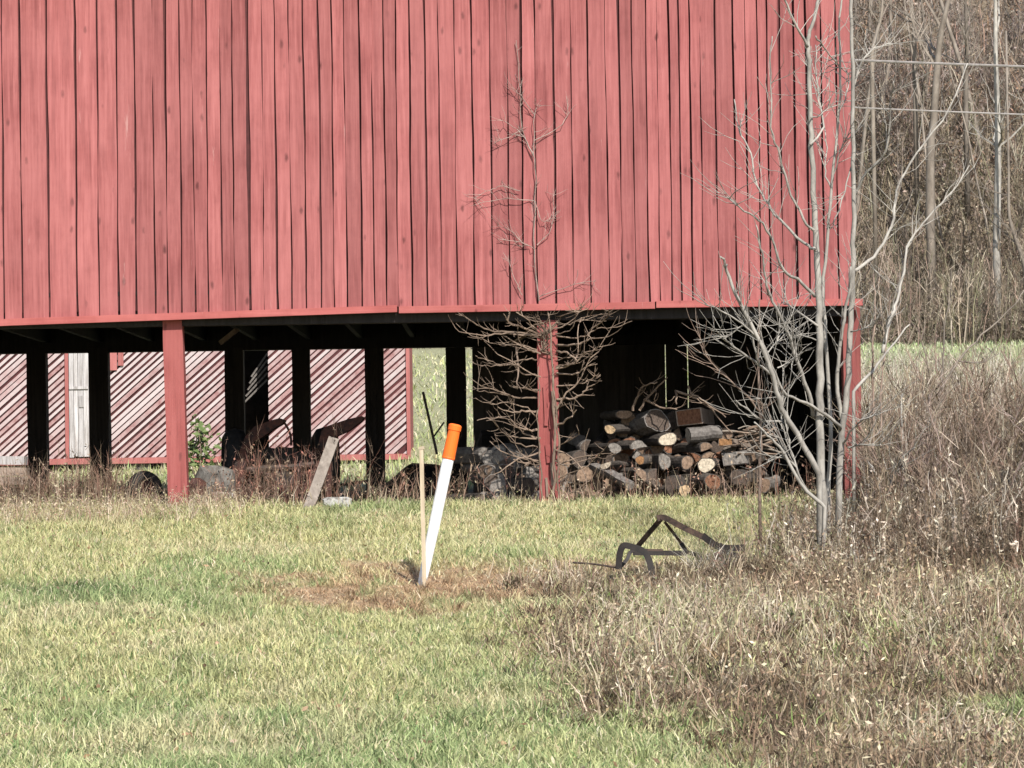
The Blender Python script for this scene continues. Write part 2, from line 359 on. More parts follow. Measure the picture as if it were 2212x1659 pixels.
def board(x0, x1, z0, z1, yf, th=.024, seg=14, wob=.0035, parent=barn, name="plank", mat=None, axis='x', taper=0):
    mb = MB(); L = []; Rr = []
    ph = random.random() * 9; p2 = [random.random() * 9 for _ in range(4)]; am = wob * 1.1
    for i in range(seg + 1):
        z = z0 + (z1 - z0) * i / seg
        wv = lambda k: am * (math.sin(z * 1.7 + p2[k]) + .7 * math.sin(z * 4.1 + p2[k + 1])); L.append((x0 + random.gauss(0, wob * .45) + wv(0) + taper * i / seg, z)); Rr.append((x1 + random.gauss(0, wob * .45) + wv(2) + taper * i / seg, z))
    bow = random.uniform(-.004, .006)
    def pt(x, y, z): return Vector((x, y, z)) if axis == 'x' else Vector((y, x, z))
    for i in range(seg + 1):
        by = yf + bow * math.sin(math.pi * i / seg + ph) ; tw = random.uniform(-.001, .001)
        mb.v += [pt(L[i][0], by + tw, L[i][1]), pt(Rr[i][0], by - tw, Rr[i][1]), pt(Rr[i][0], by + th, Rr[i][1]), pt(L[i][0], by + th, L[i][1])]
    for i in range(seg):
        a = i * 4
        for k in range(4):
            k2 = (k + 1) % 4; mb.f.append((a + k, a + k2, a + 4 + k2, a + 4 + k))
    mb.f.append((3, 2, 1, 0)); e = seg * 4; mb.f.append((e, e + 1, e + 2, e + 3))
    return mb.build(name, mat or M['red'], parent)
YF = 30.0
for g0, g1 in zip(gaps[:-1], gaps[1:]):
    um = (g0 + g1) / 2; zb = P(um, sill_v(um) + 2, YF).z
    xa = P(g0, 640, YF).x; xb = P(g1, 640, YF).x
    ga = random.uniform(.009, .015) if g0 in wide else random.uniform(.004, .010)
    gb = random.uniform(.005, .010) if g1 in wide else random.uniform(.003, .008)
    y = YF + random.uniform(-.014, .006)
    board(xa + ga, xb - gb, zb, ZTOP, y, taper=random.uniform(-.006, .006))
XR = P(1846, 640, YF).x; XL = P(gaps[0], 640, YF).x
mb = MB(); mb.box(XL + .02, XR - .05, YF + .036, YF + .05, P(900, 662, YF).z, ZTOP); mb.build('backing', M['backing'], barn)
# trim in three lengths
for (ua, ub, sag) in ((-790, 858, 0), (862, 1414, .012), (1417, 1862, .004)):
    mb = MB(); pts = []
    for u in np.linspace(ua, ub, 9):
        p = P(u, sill_v(u), YF); pts.append((p.x, p.z - sag))
    for (x, z) in pts:
        mb.v += [Vector((x, YF - .062, z - .066)), Vector((x, YF - .062, z)), Vector((x, YF + .01, z + .004)), Vector((x, YF + .01, z - .066))]
    for i in range(8):
        a = i * 4
        for k in range(4): mb.f.append((a + k, a + (k + 1) % 4, a + 4 + (k + 1) % 4, a + 4 + k))
    mb.f.append((0, 1, 2, 3)); mb.f.append((35, 34, 33, 32)); mb.build("sill_trim", M['trim'], barn)
ZS = P(1106, 690, YF).z - .01
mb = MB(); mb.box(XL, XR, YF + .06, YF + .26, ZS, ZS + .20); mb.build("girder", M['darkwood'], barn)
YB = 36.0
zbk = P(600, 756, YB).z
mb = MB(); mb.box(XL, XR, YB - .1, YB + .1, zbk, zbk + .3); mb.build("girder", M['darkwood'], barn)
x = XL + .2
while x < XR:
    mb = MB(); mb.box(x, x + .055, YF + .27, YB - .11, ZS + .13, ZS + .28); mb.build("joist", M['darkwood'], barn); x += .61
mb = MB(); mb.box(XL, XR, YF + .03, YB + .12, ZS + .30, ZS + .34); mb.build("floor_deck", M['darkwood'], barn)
mb = MB(); mb.poly_prism([(XL - .3, YF - .35, ZTOP + .13), (XR + .03, YF - .35, ZTOP + .13), (XR + .03, YF - .35, ZTOP + .17), (XL - .3, YF - .35, ZTOP + .17)],
                         [(XL - .3, YB + .5, 2.36), (XR + .03, YB + .5, 2.36), (XR + .03, YB + .5, 2.40), (XL - .3, YB + .5, 2.40)])
mb.build("roof", M['roof'], barn)
def roofz(y): return ZTOP + .12 + (y - (YF - .35)) / (YB + .5 - YF + .35) * (2.36 - ZTOP - .13) - .02
# end walls and rear upper wall
def side_wall(xw, zlo):
    y = YF + .30
    while y < YB:
        w = random.uniform(.17, .24); y2 = min(y + w, YB + .1)
        board(y, y2 - .006, zlo + random.uniform(0, .05), roofz(y2) - .03, xw, parent=barn, mat=M['darkwood'], axis='y', seg=5); y += w
side_wall(XR - .03, -.12); side_wall(XL, -.2)
x = XL
while x < XR - .02:
    w = random.uniform(.18, .26); x2 = min(x + w, XR - .04); board(x, x2 - .004, zbk + .05, roofz(YB + .12) - .02, YB + .105, mat=M['darkwood'], seg=4); x += w
# dark enclosure behind the firewood, daylight through two open joints
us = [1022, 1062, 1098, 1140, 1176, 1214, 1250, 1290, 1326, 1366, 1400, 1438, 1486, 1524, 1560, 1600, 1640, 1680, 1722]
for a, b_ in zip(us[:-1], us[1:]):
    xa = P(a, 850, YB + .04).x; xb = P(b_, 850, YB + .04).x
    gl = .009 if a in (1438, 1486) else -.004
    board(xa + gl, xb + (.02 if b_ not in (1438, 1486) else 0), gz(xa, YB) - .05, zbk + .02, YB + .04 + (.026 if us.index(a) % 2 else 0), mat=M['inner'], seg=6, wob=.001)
# posts
def post(u, w, Y, vt, mat, ub=None, d=None, name="post", vb=None):
    xt = P(u, vt, Y); ub = u if ub is None else ub
    pb = P(ub, 1085, Y); zb = gz(pb.x, Y) - .15
    s = Y / FPX; W = w * s; D = d or W; mb = MB(); n = 8
    for i in range(n + 1):
        t = i / n; x = xt.x + (pb.x - xt.x) * t; z = xt.z + (zb - xt.z) * t; j = lambda: random.uniform(-.004, .004)
        mb.v += [Vector((x - W / 2 + j(), Y - D / 2, z)), Vector((x + W / 2 + j(), Y - D / 2, z)), Vector((x + W / 2 + j(), Y + D / 2, z)), Vector((x - W / 2 + j(), Y + D / 2, z))]
    for i in range(n):
        a = i * 4
        for k in range(4): mb.f.append((a + k, a + (k + 1) % 4, a + 4 + (k + 1) % 4, a + 4 + k))
    mb.f.append((0, 1, 2, 3)); mb.f.append((n * 4 + 3, n * 4 + 2, n * 4 + 1, n * 4))
    return mb.build(name, mat, barn)
post(374, 42, YF + .14, 690, M['redpost'], 387)['label'] = "freshly painted red post"
post(1181, 44, YF + .16, 655, M['redpost'], 1188)['label'] = "red post wrapped in dead vine"
post(1836, 38, YF + .22, 650, M['shadered'], 1843, d=.19)
post(-330, 42, YF + .14, 715, M['redpost'], -322)
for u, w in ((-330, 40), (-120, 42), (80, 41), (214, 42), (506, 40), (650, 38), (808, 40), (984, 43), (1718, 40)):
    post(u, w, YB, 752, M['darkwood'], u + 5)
for k, (a, b_) in enumerate((((477, 740), (512, 712)), ((1110, 742), (1160, 700)))):
    mb = MB(); mb.beam(P(*a, 33.5), P(*b_, 33.2), .05, .04); mb.build("brace", M['twigbrown'], barn)
# tattered bark-like paint strips on the vine post
for k in range(9):
    u = 1181 + random.uniform(-15, 15); v0 = random.uniform(735, 1040); L = random.uniform(30, 90)
    mb = MB(); p = P(u, v0, YF + .045); q = P(u + random.uniform(-4, 6), v0 + L, YF + .042)
    mb.beam(p, q, random.uniform(.02, .05), .012); mb.build("paint_flake", M['redpost'] if k % 3 else M['twigbrown'], barn)

# ------------------------------------------------------------------ corn crib behind the barn
YC = 44.0
crib = thing("corn_crib", (-4, YC, gz(-4, YC)), "faded red corn crib with diagonal slats seen beyond the barn posts", "corn crib")
def cx(u): return P(u, 870, YC).x
zc0 = P(450, 986, YC).z; zc1 = P(450, 735, YC).z + .75
def clip(poly, axis, val, keep_less):
    out = []
    for i in range(len(poly)):
        a = poly[i]; b_ = poly[(i + 1) % len(poly)]
        ia = (a[axis] <= val) == keep_less; ib = (b_[axis] <= val) == keep_less
        if ia: out.append(a)
        if ia != ib:
            t = (val - a[axis]) / (b_[axis] - a[axis]); out.append((a[0] + t * (b_[0] - a[0]), a[1] + t * (b_[1] - a[1])))
    return out
def slat_panel(x0, x1, z0, z1, skip=0):
    ang = R_(41); dx, dz = math.cos(ang), math.sin(ang); nxv, nzv = -dz, dx; per = .0745
    cs = [x * nxv + z * nzv for x in (x0, x1) for z in (z0, z1)]; k = math.floor(min(cs) / per)
    while k * per < max(cs):
        c0 = k * per + random.uniform(-.008, .008); w = random.uniform(.036, .057); k += 1
        if random.random() < skip: continue
        mid = (x0 + x1) / 2 * dx + (z0 + z1) / 2 * dz; tl = random.uniform(-.004, .004)
        quad = []
        for (s_, t_) in ((-9, 0), (9, 0), (9, w), (-9, w)):
            c = c0 + t_ + tl * s_ * .2; a = mid + s_; quad.append((a * dx + c * nxv, a * dz + c * nzv))
        for ax, val, kl in ((0, x0, False), (0, x1, True), (1, z0, False), (1, z1, True)):
            quad = clip(quad, ax, val, kl)
            if len(quad) < 3: break
        if len(quad) < 3: continue
        y = YC + random.uniform(-.008, .006)
        mb = MB(); mb.poly_prism([(a, y, b_) for a, b_ in quad], [(a, y + .02, b_) for a, b_ in quad]); mb.build("slat", M['crib'], crib)
slat_panel(cx(-30), cx(141), zc0, zc1, .02); slat_panel(cx(196), cx(524), zc0, zc1, .03); slat_panel(cx(580), cx(881), zc0, zc1, .01)
slat_panel(cx(-420), cx(-32), zc0, zc1)
def cboard(u0, u1, z0, z1, mat, name="board", dy=-.03, th=.03):
    mb = MB(); mb.box(cx(u0), cx(u1), YC + dy, YC + dy + th, z0, z1); return mb.build(name, mat, crib)
for u in (-34, 141, 878): cboard(u, u + 8, zc0, zc1, M['cribred'])
cboard(193.5, 198, zc0, zc1, M['cribred'])
mb = MB(); mb.box(cx(-420), cx(886), YC - .045, YC + .03, zc0 - .085, zc0 - .002); mb.build("base_board", M['cribred'], crib)
cboard(237, 254, P(245, 800, YC).z, zc1, M['cribred'], dy=-.036, th=.03); cboard(256.5, 268, P(262, 790, YC).z, zc1, M['cribred'], dy=-.037)
door = None
for i, (u0, u1) in enumerate(((150.5, 160), (160.8, 169), (170, 181), (181.7, 192.5))):
    cboard(u0, u1, zc0 + random.uniform(.01, .04), zc1 - .3, M['grey'], "door_board", dy=-.05, th=.025)
for v in (835,): cboard(151, 192, P(170, v + 6, YC).z, P(170, v, YC).z, M['grey'], "door_rail", dy=-.072, th=.02)
mb = MB(); mb.box(cx(172), cx(182), YC - .066, YC - .05, P(176, 880, YC).z, P(176, 855, YC).z); mb.build("door_patch", M['grey'], crib)
mb = MB(); mb.box(cx(-420), cx(523), YC + .022, YC + .034, zc0, zc1); mb.build('backing', M['backing'], crib)
mb = MB(); mb.box(cx(581), cx(880), YC + .022, YC + .034, zc0, zc1); mb.build('backing', M['backing'], crib)
# inside lining, back, roof
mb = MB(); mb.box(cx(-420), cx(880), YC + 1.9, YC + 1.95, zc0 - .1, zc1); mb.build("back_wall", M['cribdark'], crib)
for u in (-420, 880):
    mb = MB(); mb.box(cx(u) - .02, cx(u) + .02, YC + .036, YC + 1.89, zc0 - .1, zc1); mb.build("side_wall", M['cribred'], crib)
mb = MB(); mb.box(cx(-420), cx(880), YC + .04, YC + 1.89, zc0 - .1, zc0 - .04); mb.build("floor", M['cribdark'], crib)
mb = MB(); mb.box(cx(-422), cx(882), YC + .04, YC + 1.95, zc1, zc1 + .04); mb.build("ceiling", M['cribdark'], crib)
xl, xr = cx(-440), cx(905)
for a, b_ in ((YC - .3, YC + 1.0), (YC + 2.3, YC + 1.0)):
    mb = MB(); mb.poly_prism([(xl, a, zc1 + .05), (xr, a, zc1 + .05), (xr, a, zc1 + .08), (xl, a, zc1 + .08)], [(xl, b_, zc1 + .95), (xr, b_, zc1 + .95), (xr, b_, zc1 + .98), (xl, b_, zc1 + .98)]); mb.build("roof_sheet", M['roof'], crib)
for u in (30, 300, 470, 760, 850):
    g = gz(cx(u), YC + .2); mb = MB(); mb.box(cx(u) - .16, cx(u) + .16, YC + .02, YC + .30, g - .1, zc0 - .088); mb.build("pier", M['block'], crib)
for k in range(5):
    mb = MB(); mb.beam(P(527 + k * 4, 870 - k * 14, YC + .6), P(577, 820 - k * 14, YC + .6), .025, .02); mb.build("slat", M['barkgrey'], crib)

# ------------------------------------------------------------------ tracing helpers for plants
def smooth_path(pts, sub=4):
    out = []
    n = len(pts)
    for i in range(n - 1):
        p0 = pts[max(i - 1, 0)]; p1 = pts[i]; p2 = pts[i + 1]; p3 = pts[min(i + 2, n - 1)]
        for k in range(sub):
            t = k / sub; out.append(.5 * ((2 * p1) + (p2 - p0) * t + (2 * p0 - 5 * p1 + 4 * p2 - p3) * t * t + (3 * p1 - p0 - 3 * p2 + p3) * t ** 3))
    out.append(pts[-1]); return out
def traced(zf, pts, Y0, Y1, wob=.0045):
    n = len(pts); q = [P(*zf(*p), Y0 + (Y1 - Y0) * i / max(n - 1, 1)) for i, p in enumerate(pts)]
    q = smooth_path(q)
    return [q[0]] + [p + Vector((random.gauss(0, wob), random.gauss(0, wob * 2), random.gauss(0, wob))) for p in q[1:-1]] + [q[-1]]
def twigs(mb, path, n, L, r, up=.5, lo=.25, sub=.6, spread=.9):
    for _ in range(n):
        t = random.uniform(lo, 1); i = min(int(t * (len(path) - 1)), len(path) - 2); p = path[i].lerp(path[i + 1], random.random())
        d = (path[i + 1] - path[i]).normalized() + Vector((random.gauss(0, spread), random.gauss(0, spread * .8), random.gauss(0, spread * .6) + up))
        d.normalize(); l = L * random.uniform(.4, 1.1); pts = [p]
        for k in range(4):
            d = (d + Vector((random.gauss(0, .18), random.gauss(0, .18), random.gauss(.06, .15)))).normalized(); pts.append(pts[-1] + d * l / 4)
        mb.tube(pts, [r, r * .85, r * .7, r * .55, r * .35], 4, cap=False)
        if sub and random.random() < sub:
            q = pts[2]; d2 = (d + Vector((random.gauss(0, .8), random.gauss(0, .8), random.gauss(.2, .5)))).normalized()
            mb.tube([q, q + d2 * l * .22, q + d2 * l * .42 + Vector((0, 0, .02))], [r * .6, r * .5, r * .3], 3, cap=False)

# ------------------------------------------------------------------ dead vine on the post and wall
vine = thing("climbing_vine", on_ground(1185, YF - .08), "dead brown climbing vine spreading side arms from a red barn post", "vine")
mb = MB()
for (u0_, am_, fq, r0_) in ((1194, 6, 3.0, .015), (1170, 3, 7.0, .009), (1206, 4, 5.0, .011)):
    pts = [P(u0_ + am_ * math.sin(i / 14 * fq + u0_) + random.gauss(0, 1.5) - i / 14 * 9, 1092 - i / 14 * (425 if r0_ > .013 else 300), YF - .03 - random.uniform(0, .02)) for i in range(15)]
    mb.tube(smooth_path(pts, 3), [r0_ * (1 - .5 * i / 42) * random.uniform(.85, 1.15) for i in range(43)], 7)
tp = [P(1181 + random.uniform(-18, 18), random.uniform(665, 760), YF + .02) for _ in range(8)]
twigs(mb, sorted(tp, key=lambda q: q.z), 70, .22, .006, up=.1, lo=.0, spread=1.0)
mb.build("stem", M['vine'], vine)
VL = [[(800, 235), (650, 215), (480, 200), (380, 150), (280, 90)], [(800, 240), (600, 220), (450, 235), (280, 210)], [(800, 215), (720, 120), (660, 80)],
      [(800, 350), (740, 325), (620, 260), (560, 210)], [(800, 330), (650, 290), (580, 300), (460, 270), (400, 250)], [(800, 395), (700, 400), (560, 430), (450, 390), (390, 370)],
      [(800, 505), (700, 490), (660, 430), (520, 440), (430, 440)], [(800, 650), (640, 640), (540, 605), (420, 570)], [(640, 640), (480, 610), (400, 600)], [(800, 790), (740, 720), (600, 680), (500, 690), (390, 650)],
      [(800, 915), (700, 880), (620, 800), (540, 780), (400, 800)], [(800, 975), (650, 950), (580, 890), (540, 840)], [(800, 225), (720, 190), (620, 160), (580, 95)], [(660, 310), (668, 430), (665, 560)],
      [(800, 610), (740, 590), (690, 580)], [(800, 740), (700, 745), (620, 740), (540, 710)], [(800, 860), (720, 860), (640, 830)], [(800, 1060), (720, 1080), (640, 1060)],
      [(930, 240), (1050, 250), (1130, 230), (1200, 190), (1330, 180), (1430, 140)], [(930, 300), (1080, 290), (1150, 260), (1280, 240)], [(930, 400), (1000, 380), (1100, 360), (1220, 310)],
      [(930, 485), (1060, 490), (1130, 440), (1200, 425)], [(930, 570), (1080, 555), (1150, 530), (1220, 495)], [(930, 660), (1050, 650), (1120, 600), (1185, 560)], [(930, 150), (1020, 160), (1100, 120), (1230, 90)],
      [(930, 110), (1060, 80), (1140, 60)], [(1150, 200), (1250, 130), (1280, 60)], [(930, 830), (1010, 790), (1060, 730)], [(930, 980), (1080, 890)], [(930, 1090), (1100, 1040), (1230, 1020)],
      [(930, 1200), (1100, 1110), (1170, 1070)], [(930, 1340), (1050, 1270), (1150, 1200)], [(930, 340), (1000, 345), (1060, 400), (1120, 350), (1180, 330)], [(930, 440), (990, 430), (1060, 420)], [(930, 720), (1000, 690), (1110, 720)]]
for br in VL:
    pth = traced(Z3, br, YF + .05, YF - random.uniform(.05, .65), .006); nn = len(pth)
    r0 = random.uniform(.006, .0135); mb = MB(); mb.tube(pth, [r0 * (1 - .62 * i / (nn - 1)) for i in range(nn)], 5)
    twigs(mb, pth, random.randint(2, 8), random.uniform(.15, .34), .0045, up=.3); mb.build("branch", M['vine'], vine)
for k in range(16):
    sd = random.choice((-1, 1)); q = P(1184 + sd * 16, random.uniform(690, 1060), YF - .02); d = Vector((sd, random.uniform(-.7, .1), random.uniform(-.7, .6))).normalized(); pts = [q]; l = random.uniform(.25, .75)
    for j in range(7): d = (d + Vector((random.gauss(0, .28), random.gauss(0, .2), random.gauss(.05, .32)))).normalized(); pts.append(pts[-1] + d * l / 7)
    r0 = random.uniform(.004, .010); mb = MB(); mb.tube(pts, [r0 * (1 - .09 * j) for j in range(8)], 5); twigs(mb, pts, random.randint(1, 5), .2, .0035, up=.0, spread=1.1); mb.build("branch", M['vine'], vine)
WV = [[(985, 1500), (960, 1240), (965, 1000), (960, 790), (900, 650), (890, 480), (890, 400), (870, 200)], [(960, 570), (890, 480), (850, 430)], [(960, 780), (910, 680), (840, 620), (800, 600)], [(975, 1220), (1050, 1130), (1055, 940)],
      [(960, 700), (1080, 640), (1130, 560), (1120, 480)], [(960, 790), (965, 560), (990, 520)], [(960, 1240), (900, 1210), (780, 1190)], [(900, 1470), (850, 1360), (830, 1270)], [(890, 950), (800, 930), (740, 945), (660, 990)], [(965, 1000), (1000, 1100), (1040, 1090)], [(890, 650), (820, 690), (760, 715)], [(980, 1480), (1160, 1420), (1270, 1400)], [(900, 1210), (850, 1150), (780, 1120)], [(960, 1000), (830, 990), (690, 1010)]]
for i, br in enumerate(WV):
    pth = traced(ZW, br, YF - .045, YF - random.uniform(.04, .10), .006); nn = len(pth); r0 = .007 if i == 0 else .0045
    mb = MB(); mb.tube(pth, [r0 * (1 - .55 * k / (nn - 1)) for k in range(nn)], 5); twigs(mb, pth, 26 if i == 0 else 9, .20, .0024, up=.2, lo=.05); mb.build("branch", M['vinepale'], vine)

# ------------------------------------------------------------------ bare trees before the barn's corner
def tree(name, base, label, cat, trunkspec, branches, mat, group=None, r=.03, tw=9, twL=.5, twr=.0040):
    t = thing(name, base, label, cat, group)
    zf, pts, Y0, Y1, r0, r1 = trunkspec
    pth = pts if zf is None else traced(zf, pts, Y0, Y1)
    pth = [Vector(base) + Vector((0, 0, -.1))] + pth; nn = len(pth); mb = MB(); mb.tube(pth, [r0 + (r1 - r0) * i / (nn - 1) for i in range(nn)], 8); mb.build("trunk", mat, t, True)
    for (zf2, pts2, Ya, Yb, ra, rb) in branches:
        p2 = traced(zf2, pts2, Ya, Yb); n2 = len(p2); mb = MB(); mb.tube(p2, [1.08 * (ra + (rb - ra) * i / (n2 - 1)) for i in range(n2)], 6)
        twigs(mb, p2, tw + int(n2 / 3), twL, twr, up=.45); mb.build("branch", mat, t, True)
    return t
YT = 24.2
def z65(a, b_):                       # a stretch in zoom 6 then one in zoom 5, as picture points
    return [Z6(*p) for p in a] + [Z5(*p) for p in b_]
ID = lambda x, y: (x, y)
tree("bare_tree", on_ground(1776, YT), "pale bare tree with the thickest straight trunk before the barn corner", "tree",
     (ID, z65([(680, 1330), (666, 1000), (664, 700), (660, 400), (660, 200)], [(648, 1500), (640, 1300), (625, 1000), (615, 750), (605, 500), (600, 300), (600, 200), (640, 80), (660, -30)]), YT, YT + .1, .034, .012),
     [(Z5, [(595, 260), (540, 150), (470, 0), (455, -40)], YT, YT - .4, .011, .005), (Z5, [(640, 200), (700, 280), (780, 380)], YT, YT + .4, .007, .004),
      (Z6, [(630, 830), (610, 740), (540, 530), (480, 350), (400, 190), (370, 100), (345, -70), (310, -230)], YT, YT - .7, .017, .006),
      (Z5, [(635, 1640), (540, 1550), (460, 1490), (390, 1300), (300, 1200), (200, 1130), (150, 1090)], YT, YT - .8, .013, .004),
      (Z5, [(635, 1380), (600, 1360), (460, 1240), (380, 1130), (310, 1000), (280, 850), (210, 700), (190, 550)], YT, YT + .8, .012, .004),
      (Z5, [(630, 1270), (590, 1240), (510, 1080), (440, 860), (400, 700), (390, 400), (400, 200)], YT, YT - .3, .011, .004),
      (Z6, [(655, 330), (500, 220), (450, 200)], YT, YT + .3, .009, .004), (Z6, [(670, 420), (560, 380), (520, 380)], YT, YT + .3, .006, .003),
      (Z5, [(615, 650), (660, 640), (760, 560)], YT, YT + .3, .006, .003), (Z5, [(610, 800), (680, 700), (650, 500), (640, 250)], YT, YT + .5, .009, .004)],
     M['tree'])
tree("bare_tree", on_ground(1806, YT + .2), "pale bare tree with slender white trunk lined up with the barn corner", "tree",
     (ID, z65([(770, 1250), (788, 900), (820, 600), (835, 300), (845, 100)], [(848, 1400), (852, 1200), (845, 900), (847, 600), (842, 300), (832, 0), (828, -40)]), YT + .2, YT + .1, .027, .012),
     [(Z5, [(850, 1090), (930, 950), (1030, 830), (1060, 560), (1070, 450)], YT + .2, YT - .3, .012, .004),
      (Z5, [(850, 1500), (960, 1420), (1060, 1250), (1090, 1050), (1200, 850), (1380, 600), (1480, 350)], YT + .2, YT + .9, .014, .005),
      (Z5, [(848, 480), (890, 360), (960, 270), (1060, 240)], YT + .2, YT + .3, .010, .004),
      (Z6, [(790, 860), (760, 640), (775, 450), (800, 250), (830, 120), (834, 0)], YT + .2, YT, .016, .009),
      (Z6, [(775, 900), (750, 860), (620, 770), (480, 710), (400, 550), (330, 400), (120, 240), (30, 210)], YT + .2, YT - .9, .014, .004),
      (Z5, [(845, 900), (800, 1060), (740, 1240), (720, 1260)], YT + .2, YT - .2, .006, .003), (Z6, [(835, 360), (900, 345), (960, 330)], YT + .1, YT - .2, .006, .003),
      (Z6, [(790, 980), (880, 860), (980, 820)], YT + .2, YT - .3, .009, .004), (Z6, [(820, 1000), (900, 980), (1000, 985)], YT + .1, YT - .2, .008, .004)],
     M['tree'])
tree("bare_tree", on_ground(1788, YT + .5), "thin bare sapling between the two pale trunks at the barn corner", "tree",
     (ID, z65([(710, 1250), (720, 1000), (715, 700), (690, 300)], [(680, 1600), (710, 1280), (735, 1000), (770, 600), (775, 350), (770, 150), (790, -30)]), YT + .5, YT + .3, .018, .007),
     [(Z5, [(730, 1050), (690, 950), (700, 820), (680, 650), (650, 450)], YT + .4, YT + .6, .007, .003), (Z5, [(770, 620), (820, 480), (815, 400)], YT + .4, YT + .6, .006, .003), (Z5, [(735, 1000), (780, 830), (810, 760)], YT + .4, YT + .2, .006, .003)], M['tree'], twr=.004)
tree("bare_tree", on_ground(1768, YT - .3), "grey bare sapling leaning far left across the dark bay", "tree",
     (ID, z65([(660, 1150), (540, 930), (450, 780), (400, 600), (340, 430), (220, 200), (150, 20)], [(140, 1460), (112, 1420)]), YT - .3, YT - .9, .024, .008),
     [(Z6, [(450, 860), (330, 840), (200, 740)], YT - .4, YT - .7, .009, .004), (Z6, [(345, 560), (240, 480), (140, 410), (100, 360)], YT - .4, YT - .7, .010, .004), (Z6, [(400, 600), (330, 540), (310, 480), (260, 280), (220, 200)], YT - .4, YT - .7, .010, .004),
      (Z6, [(360, 480), (300, 300), (130, 400)], YT - .4, YT - .7, .006, .003), (Z6, [(455, 900), (450, 780), (460, 560)], YT - .4, YT - .2, .007, .003), (Z6, [(350, 500), (420, 420), (440, 360)], YT - .4, YT - .2, .006, .003), (Z6, [(430, 560), (520, 520)], YT - .4, YT - .2, .006, .003)], M['tree'])
tree("bare_tree", on_ground(1772, YT - .6), "low grey stem leaning left over the edge of the firewood", "tree",
     (Z6, [(690, 1330), (560, 1200), (440, 1000), (370, 930), (300, 860)], YT - .6, YT - .9, .017, .006),
     [(Z6, [(600, 1240), (500, 1080), (410, 1060), (370, 1080)], YT - .6, YT - .8, .007, .003), (Z6, [(560, 1200), (500, 1000), (480, 880)], YT - .6, YT - .4, .009, .004)], M['tree'])
tree("sapling", on_ground(1641, YT + 1.5), "straight reddish-brown sapling standing beside the firewood", "sapling",
     (Z6, [(330, 1230), (335, 1000), (330, 800), (322, 600), (325, 350), (330, 180)], YT + 1.5, YT + 1.5, .014, .006),
     [(Z6, [(333, 900), (360, 800), (390, 760)], YT + 1.5, YT + 1.3, .006, .003), (Z6, [(330, 800), (250, 700), (60, 530), (20, 440)], YT + 1.5, YT + 1.2, .007, .003)], M['twigbrown'])
for (lab, mat, tr, brs) in (
    ("forked grey sapling standing right of the barn corner post", 'tree', [(1005, 1400), (990, 1200), (965, 1130), (930, 1080)], [(Z6, [(1010, 1390), (1060, 1200), (1110, 1070), (1190, 1000)], 25.4, 25.0, .010, .005)]),
    ("snapped pale limb sapling bright against the barn corner post", 'tree', [(850, 690), (960, 570), (1050, 450), (1160, 320)], [(Z6, [(1010, 480), (1050, 300), (1080, 220), (1120, 60), (1140, -80), (1190, -190), (1280, -290), (1400, -420), (1490, -560)], 26.2, 26.8, .015, .005), (Z6, [(1020, 430), (1030, 330), (1060, 250)], 26.2, 26, .008, .004)]),
    ("brown upright sapling nearest the barn corner among the weeds", 'twigbrown', [(960, 1250), (962, 920), (955, 500), (970, 200), (960, 40)], [(Z6, [(1000, 1150), (1000, 850), (1010, 560), (1050, 300), (1040, 60)], 26.6, 26.8, .009, .005)]),
    ("grey upright stem rising straight from the brown weeds", 'tree', [(1130, 1330), (1125, 1100), (1115, 880), (1120, 700)], []),
    ("reddish straight stem farther out among the brown weeds", 'twigbrown', [(1280, 1330), (1285, 1160), (1290, 1020), (1300, 860)], []),
    ("dark slanting sapling reaching up over the green strip", 'hilltree', [(1310, 900), (1330, 700), (1430, 520), (1560, 380), (1740, 210), (1790, 130)], [(Z6, [(1335, 690), (1345, 500), (1360, 280), (1390, 160)], 29, 29.3, .010, .004), (Z6, [(1430, 520), (1550, 530), (1660, 480)], 29, 29.3, .007, .003)]),
    ("grey low sapling arching right across the brown weeds", 'hilltree', [(970, 1150), (1060, 1080), (1160, 1010), (1330, 940), (1500, 910)], [(Z6, [(1160, 1010), (1250, 960), (1300, 800), (1420, 640)], 26, 26.3, .006, .003)]),
):
    Yb = 25.4 if 'forked' in lab else (29 if 'slanting' in lab else 26.3)
    u0 = Z6(*tr[0])[0]
    tree("sapling", on_ground(u0, Yb), lab, "sapling", (Z6, tr, Yb, Yb + .3, .016 if mat == 'tree' else .012, .006), brs, M[mat], "saplings in the weeds beside the barn", tw=4, twL=.4, twr=.0045)

for k, (u, Y_, h_, lab) in enumerate(((2015, 27.5, 1.25, "twiggy reddish shrub between the saplings and the dark stump"), (2120, 26.5, 1.3, "twiggy brown shrub just left of the dark stump"), (2190, 28.5, 1.6, "tall twiggy shrub at the far right edge"), (1930, 28.0, 1.1, "low twiggy shrub nearest the barn corner post"), (2075, 29.5, 1.5, "spreading brown shrub under the green strip"), (2150, 25.4, 1.45, "arching shrub in front of the dark stump"), (1975, 25.8, 1.2, "low arching shrub right of the forked grey sapling"), (2060, 31.5, 1.7, "tallest twiggy shrub overlapping the green strip"))):
    b0_ = on_ground(u, Y_); t = thing("shrub", b0_, lab, "shrub", "bare shrubs in the brown weeds")
    for j in range(11):
        d = Vector((random.gauss(0, .5), random.gauss(0, .4), 1)).normalized(); pts = [b0_]; l = h_ * random.uniform(.6, 1.1)
        for q in range(6): d = (d + Vector((random.gauss(0, .16), random.gauss(0, .16), .02))).normalized(); pts.append(pts[-1] + d * l / 6)
        mb = MB(); mb.tube(pts, [.0125 * (1 - .12 * q) for q in range(7)], 5, cap=False); twigs(mb, pts, 12, .4, .0038, up=.4); mb.build("stem", M['twigbrown'] if j % 3 else M['vinepale'], t)
